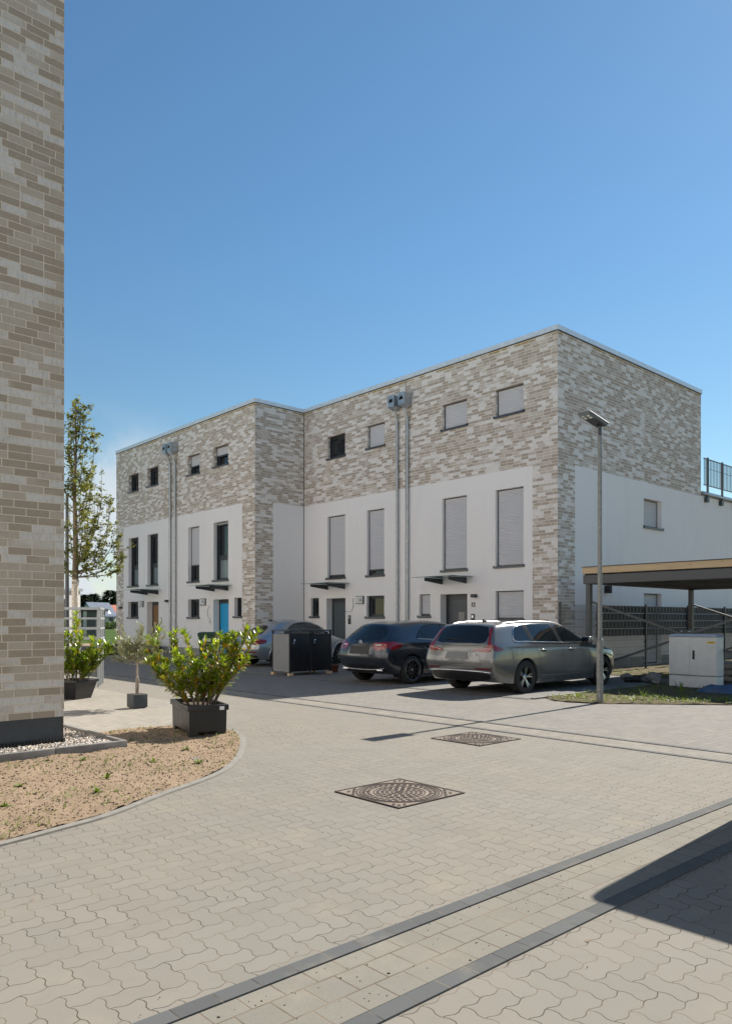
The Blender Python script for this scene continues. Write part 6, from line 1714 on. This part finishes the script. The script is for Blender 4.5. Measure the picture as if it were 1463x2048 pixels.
# meadow and sand strip beyond the houses
sheet('meadow', [(-60, 47), (60, 47), (150, 230), (-150, 230)], -.01, 'meadow')
sheet('sandy_path', [(-30, 41.5), (40, 41.5), (40, 47), (-30, 47)], .003, 'sand_strip')
mesh_fence('mesh_fence', 'dark wire mesh fence at the far end of the street before the meadow', (2, 45.5), (30, 46.8), [k * 2.5 for k in range(12)], 1.75)
bk = Vector((*cam2w(-20.6, 58), 0))
def gable_house(name, O, rz, w, l, he, hr, wallm, roofm, label, windows=True, sky=False):
    t = thing(name, O, label, 'house', 'houses beyond the meadow'); M = Matrix.Translation(O) @ Matrix.Rotation(rz, 4, 'Z')
    mb = MB(); vs = [(-w / 2, -l / 2, -.3), (w / 2, -l / 2, -.3), (w / 2, l / 2, -.3), (-w / 2, l / 2, -.3), (-w / 2, -l / 2, he), (w / 2, -l / 2, he), (w / 2, l / 2, he), (-w / 2, l / 2, he), (0, -l / 2, hr), (0, l / 2, hr)]
    mb.mesh(vs, [(0, 1, 5, 8, 4), (2, 3, 7, 9, 6), (1, 2, 6, 5), (3, 0, 4, 7)], 0, False, M); mb.build('wall', wallm, t)
    mb = MB(); ov = .4; sl = (hr - he) / (w / 2)
    for s_ in (-1, 1):
        e = (s_ * (w / 2 + ov), he - ov * sl); q = [(0, hr + .02), (e[0], e[1] + .02)]
        V_ = [(q[0][0], -l / 2 - .3, q[0][1]), (q[1][0], -l / 2 - .3, q[1][1]), (q[1][0], l / 2 + .3, q[1][1]), (q[0][0], l / 2 + .3, q[0][1])]
        mb.mesh(V_ + [(a, b, c + .18) for a, b, c in V_], [(0, 1, 2, 3), (4, 7, 6, 5), (0, 4, 5, 1), (1, 5, 6, 2), (2, 6, 7, 3), (3, 7, 4, 0)], 0, False, M)
    rf = mb.build('roof', roofm, t)
    if sky:
        mb = MB()
        for f in (.62, .70):
            x = w / 2 * f; z = hr - sl * x; mb.mesh([(x, 1.0, z + .25), (x + .55, 1.0, z + .25 - .55 * sl), (x + .55, 1.7, z + .25 - .55 * sl), (x, 1.7, z + .25)], [(0, 1, 2, 3)], 0, False, M)
        mb.build('skylight', 'galvanised_light', rf)
    if windows:
        for (sx, y) in [(1, -l / 4), (1, l / 4), (-1, 0)]:
            mb = MB(); mb.box(sx * (w / 2 + .01) - .03, sx * (w / 2 + .01) + .03, y - .6, y + .6, .9, 2.1, 0, M); mb.build('window', 'anthracite', t)
        for x in (-w / 5, w / 5):
            mb = MB(); mb.box(x - .5, x + .5, -l / 2 - .04, -l / 2 + .02, .9, 2.1, 0, M); mb.build('window', 'anthracite', t)
    return t
gable_house('gable_house', Vector((*cam2w(-58.9, 166.7), .2)), R(-42.2 - 27), 5.0, 6.0, 2.2, 4.9, 'house_white', 'roof_pv', 'far white house with blue grey solar panel roof beyond the meadow', True, True)
gable_house('gable_house', Vector((*cam2w(-60.0, 181), .2)), R(-42.2 - 27), 6.5, 7, 2.2, 4.6, 'house_brick_red', 'roof_red', 'far house with red tiled roof right of the solar roof house')
wh = Vector((*cam2w(-16.7, 40), 0)); t = thing('white_house', wh, 'flat roofed white house with a dark window strip behind the street tree', 'house')
WM = Matrix.Translation(wh) @ Matrix.Rotation(R(28), 4, 'Z')
mb = MB(); mb.box(-6, 2.4, -.0, 7, -.1, 3.05, 0, WM); mb.build('wall', 'house_white', t)
mb = MB(); mb.box(-6.1, 2.5, -.1, 7.1, 3.051, 3.2, 0, WM); mb.build('roof_edge', 'galvanised_light', t)
for (a, b_) in ((.9, 1.3), (-1.3, -.6)):
    mb = MB(); mb.box(a, b_, -.03, .02, .1, 2.6, 0, WM); mb.build('window', 'anthracite', t)
t = thing('garden_shed', Vector((*cam2w(-21.2, 56), 0)), 'small dark shed with pale posts behind the tree guard', 'shed')
SMx = Matrix.Translation(Vector((*cam2w(-21.2, 56), 0))) @ Matrix.Rotation(R(-42), 4, 'Z')
mb = MB(); mb.box(-1.8, 1.3, 0, 2, 0, 2.1, 0, SMx); mb.build('wall', 'carport_steel', t)
mb = MB(); mb.box(-2.0, 1.5, -.2, 2.2, 2.101, 2.3, 0, SMx); mb.build('roof', 'soft_black', t)
for x in (-.6, .5):
    mb = MB(); mb.box(x - .12, x + .12, -.05, 0, 0, 2.1, 0, SMx); mb.build('post', 'house_white', t)
def conifer(O, h, r, label, seed, group='dark conifers on the horizon'):
    rnd = random.Random(seed); t = thing('conifer', O, label, 'tree', group); O = Vector(O)
    mb = MB(); mb.tube([O, O + Vector((0, 0, h * .9))], [.22, .05], 8); mb.build('trunk', 'bark', t)
    lv = MB()
    for k in range(950):
        f = rnd.random() ** .8; z = h * (.12 + .88 * f); rr = r * (1 - f) ** .65 * (0.75 + .5 * noise.noise(Vector((z * .8, seed, k % 7)))) * rnd.uniform(.35, 1.05); a = rnd.uniform(0, 6.283)
        p = O + Vector((rr * math.cos(a), rr * math.sin(a), z)); d = Vector((math.cos(a), math.sin(a), rnd.uniform(-.2, .6)))
        leaf_mesh(lv, p, d, Vector((0, 0, 1)), rnd.uniform(.9, 1.7), rnd.uniform(.4, .7), rnd, 0, .3, .3)
    lv.build('crown', 'fir_leaf', t)
# across the frame gap x 163..232 px
def bgx(px, D): return (px - 731.5) / 1518.65 * D
for (px, D, h, r, lab) in ((168, 190, 7.6, 4.5, 'dark conifer at the left of the gap, cut off by the white house'), (187, 195, 8.0, 4.2, 'dark pointed conifer above the solar roof ridge'), (208, 192, 6.2, 4, 'low rounded dark conifer between two taller ones'), (221, 188, 8.6, 5, 'tallest dark conifer next to the end of the house row'), (237, 190, 7.4, 5, 'dark conifer behind the end of the house row'), (150, 190, 7.0, 4.5, 'dark conifer hidden behind the white house')):
    x, y = cam2w(bgx(px, D), D); conifer((x, y, 0), h, r, lab, int(px))
# hedge line in front of the far houses
mb = MB(); rnd = random.Random(8)
for k in range(3500):
    D = rnd.uniform(118, 132); px = rnd.uniform(90, 300); x, y = cam2w(bgx(px, D), D); z = rnd.uniform(0, .9 + .5 * noise.noise(Vector((x * .3, y * .3, 0))))
    leaf_mesh(mb, Vector((x, y, z)), rdir(rnd, -.2, 1), Vector((0, 0, 1)), rnd.uniform(.4, .7), .35, rnd)
tag(mb.build('hedge', 'hedge_leaf'), 'low green hedge and shrubs across the meadow in front of the far houses', 'hedge', kind='stuff')
print('objects', len(bpy.data.objects), 'polys', sum(len(m.polygons) for m in bpy.data.meshes))
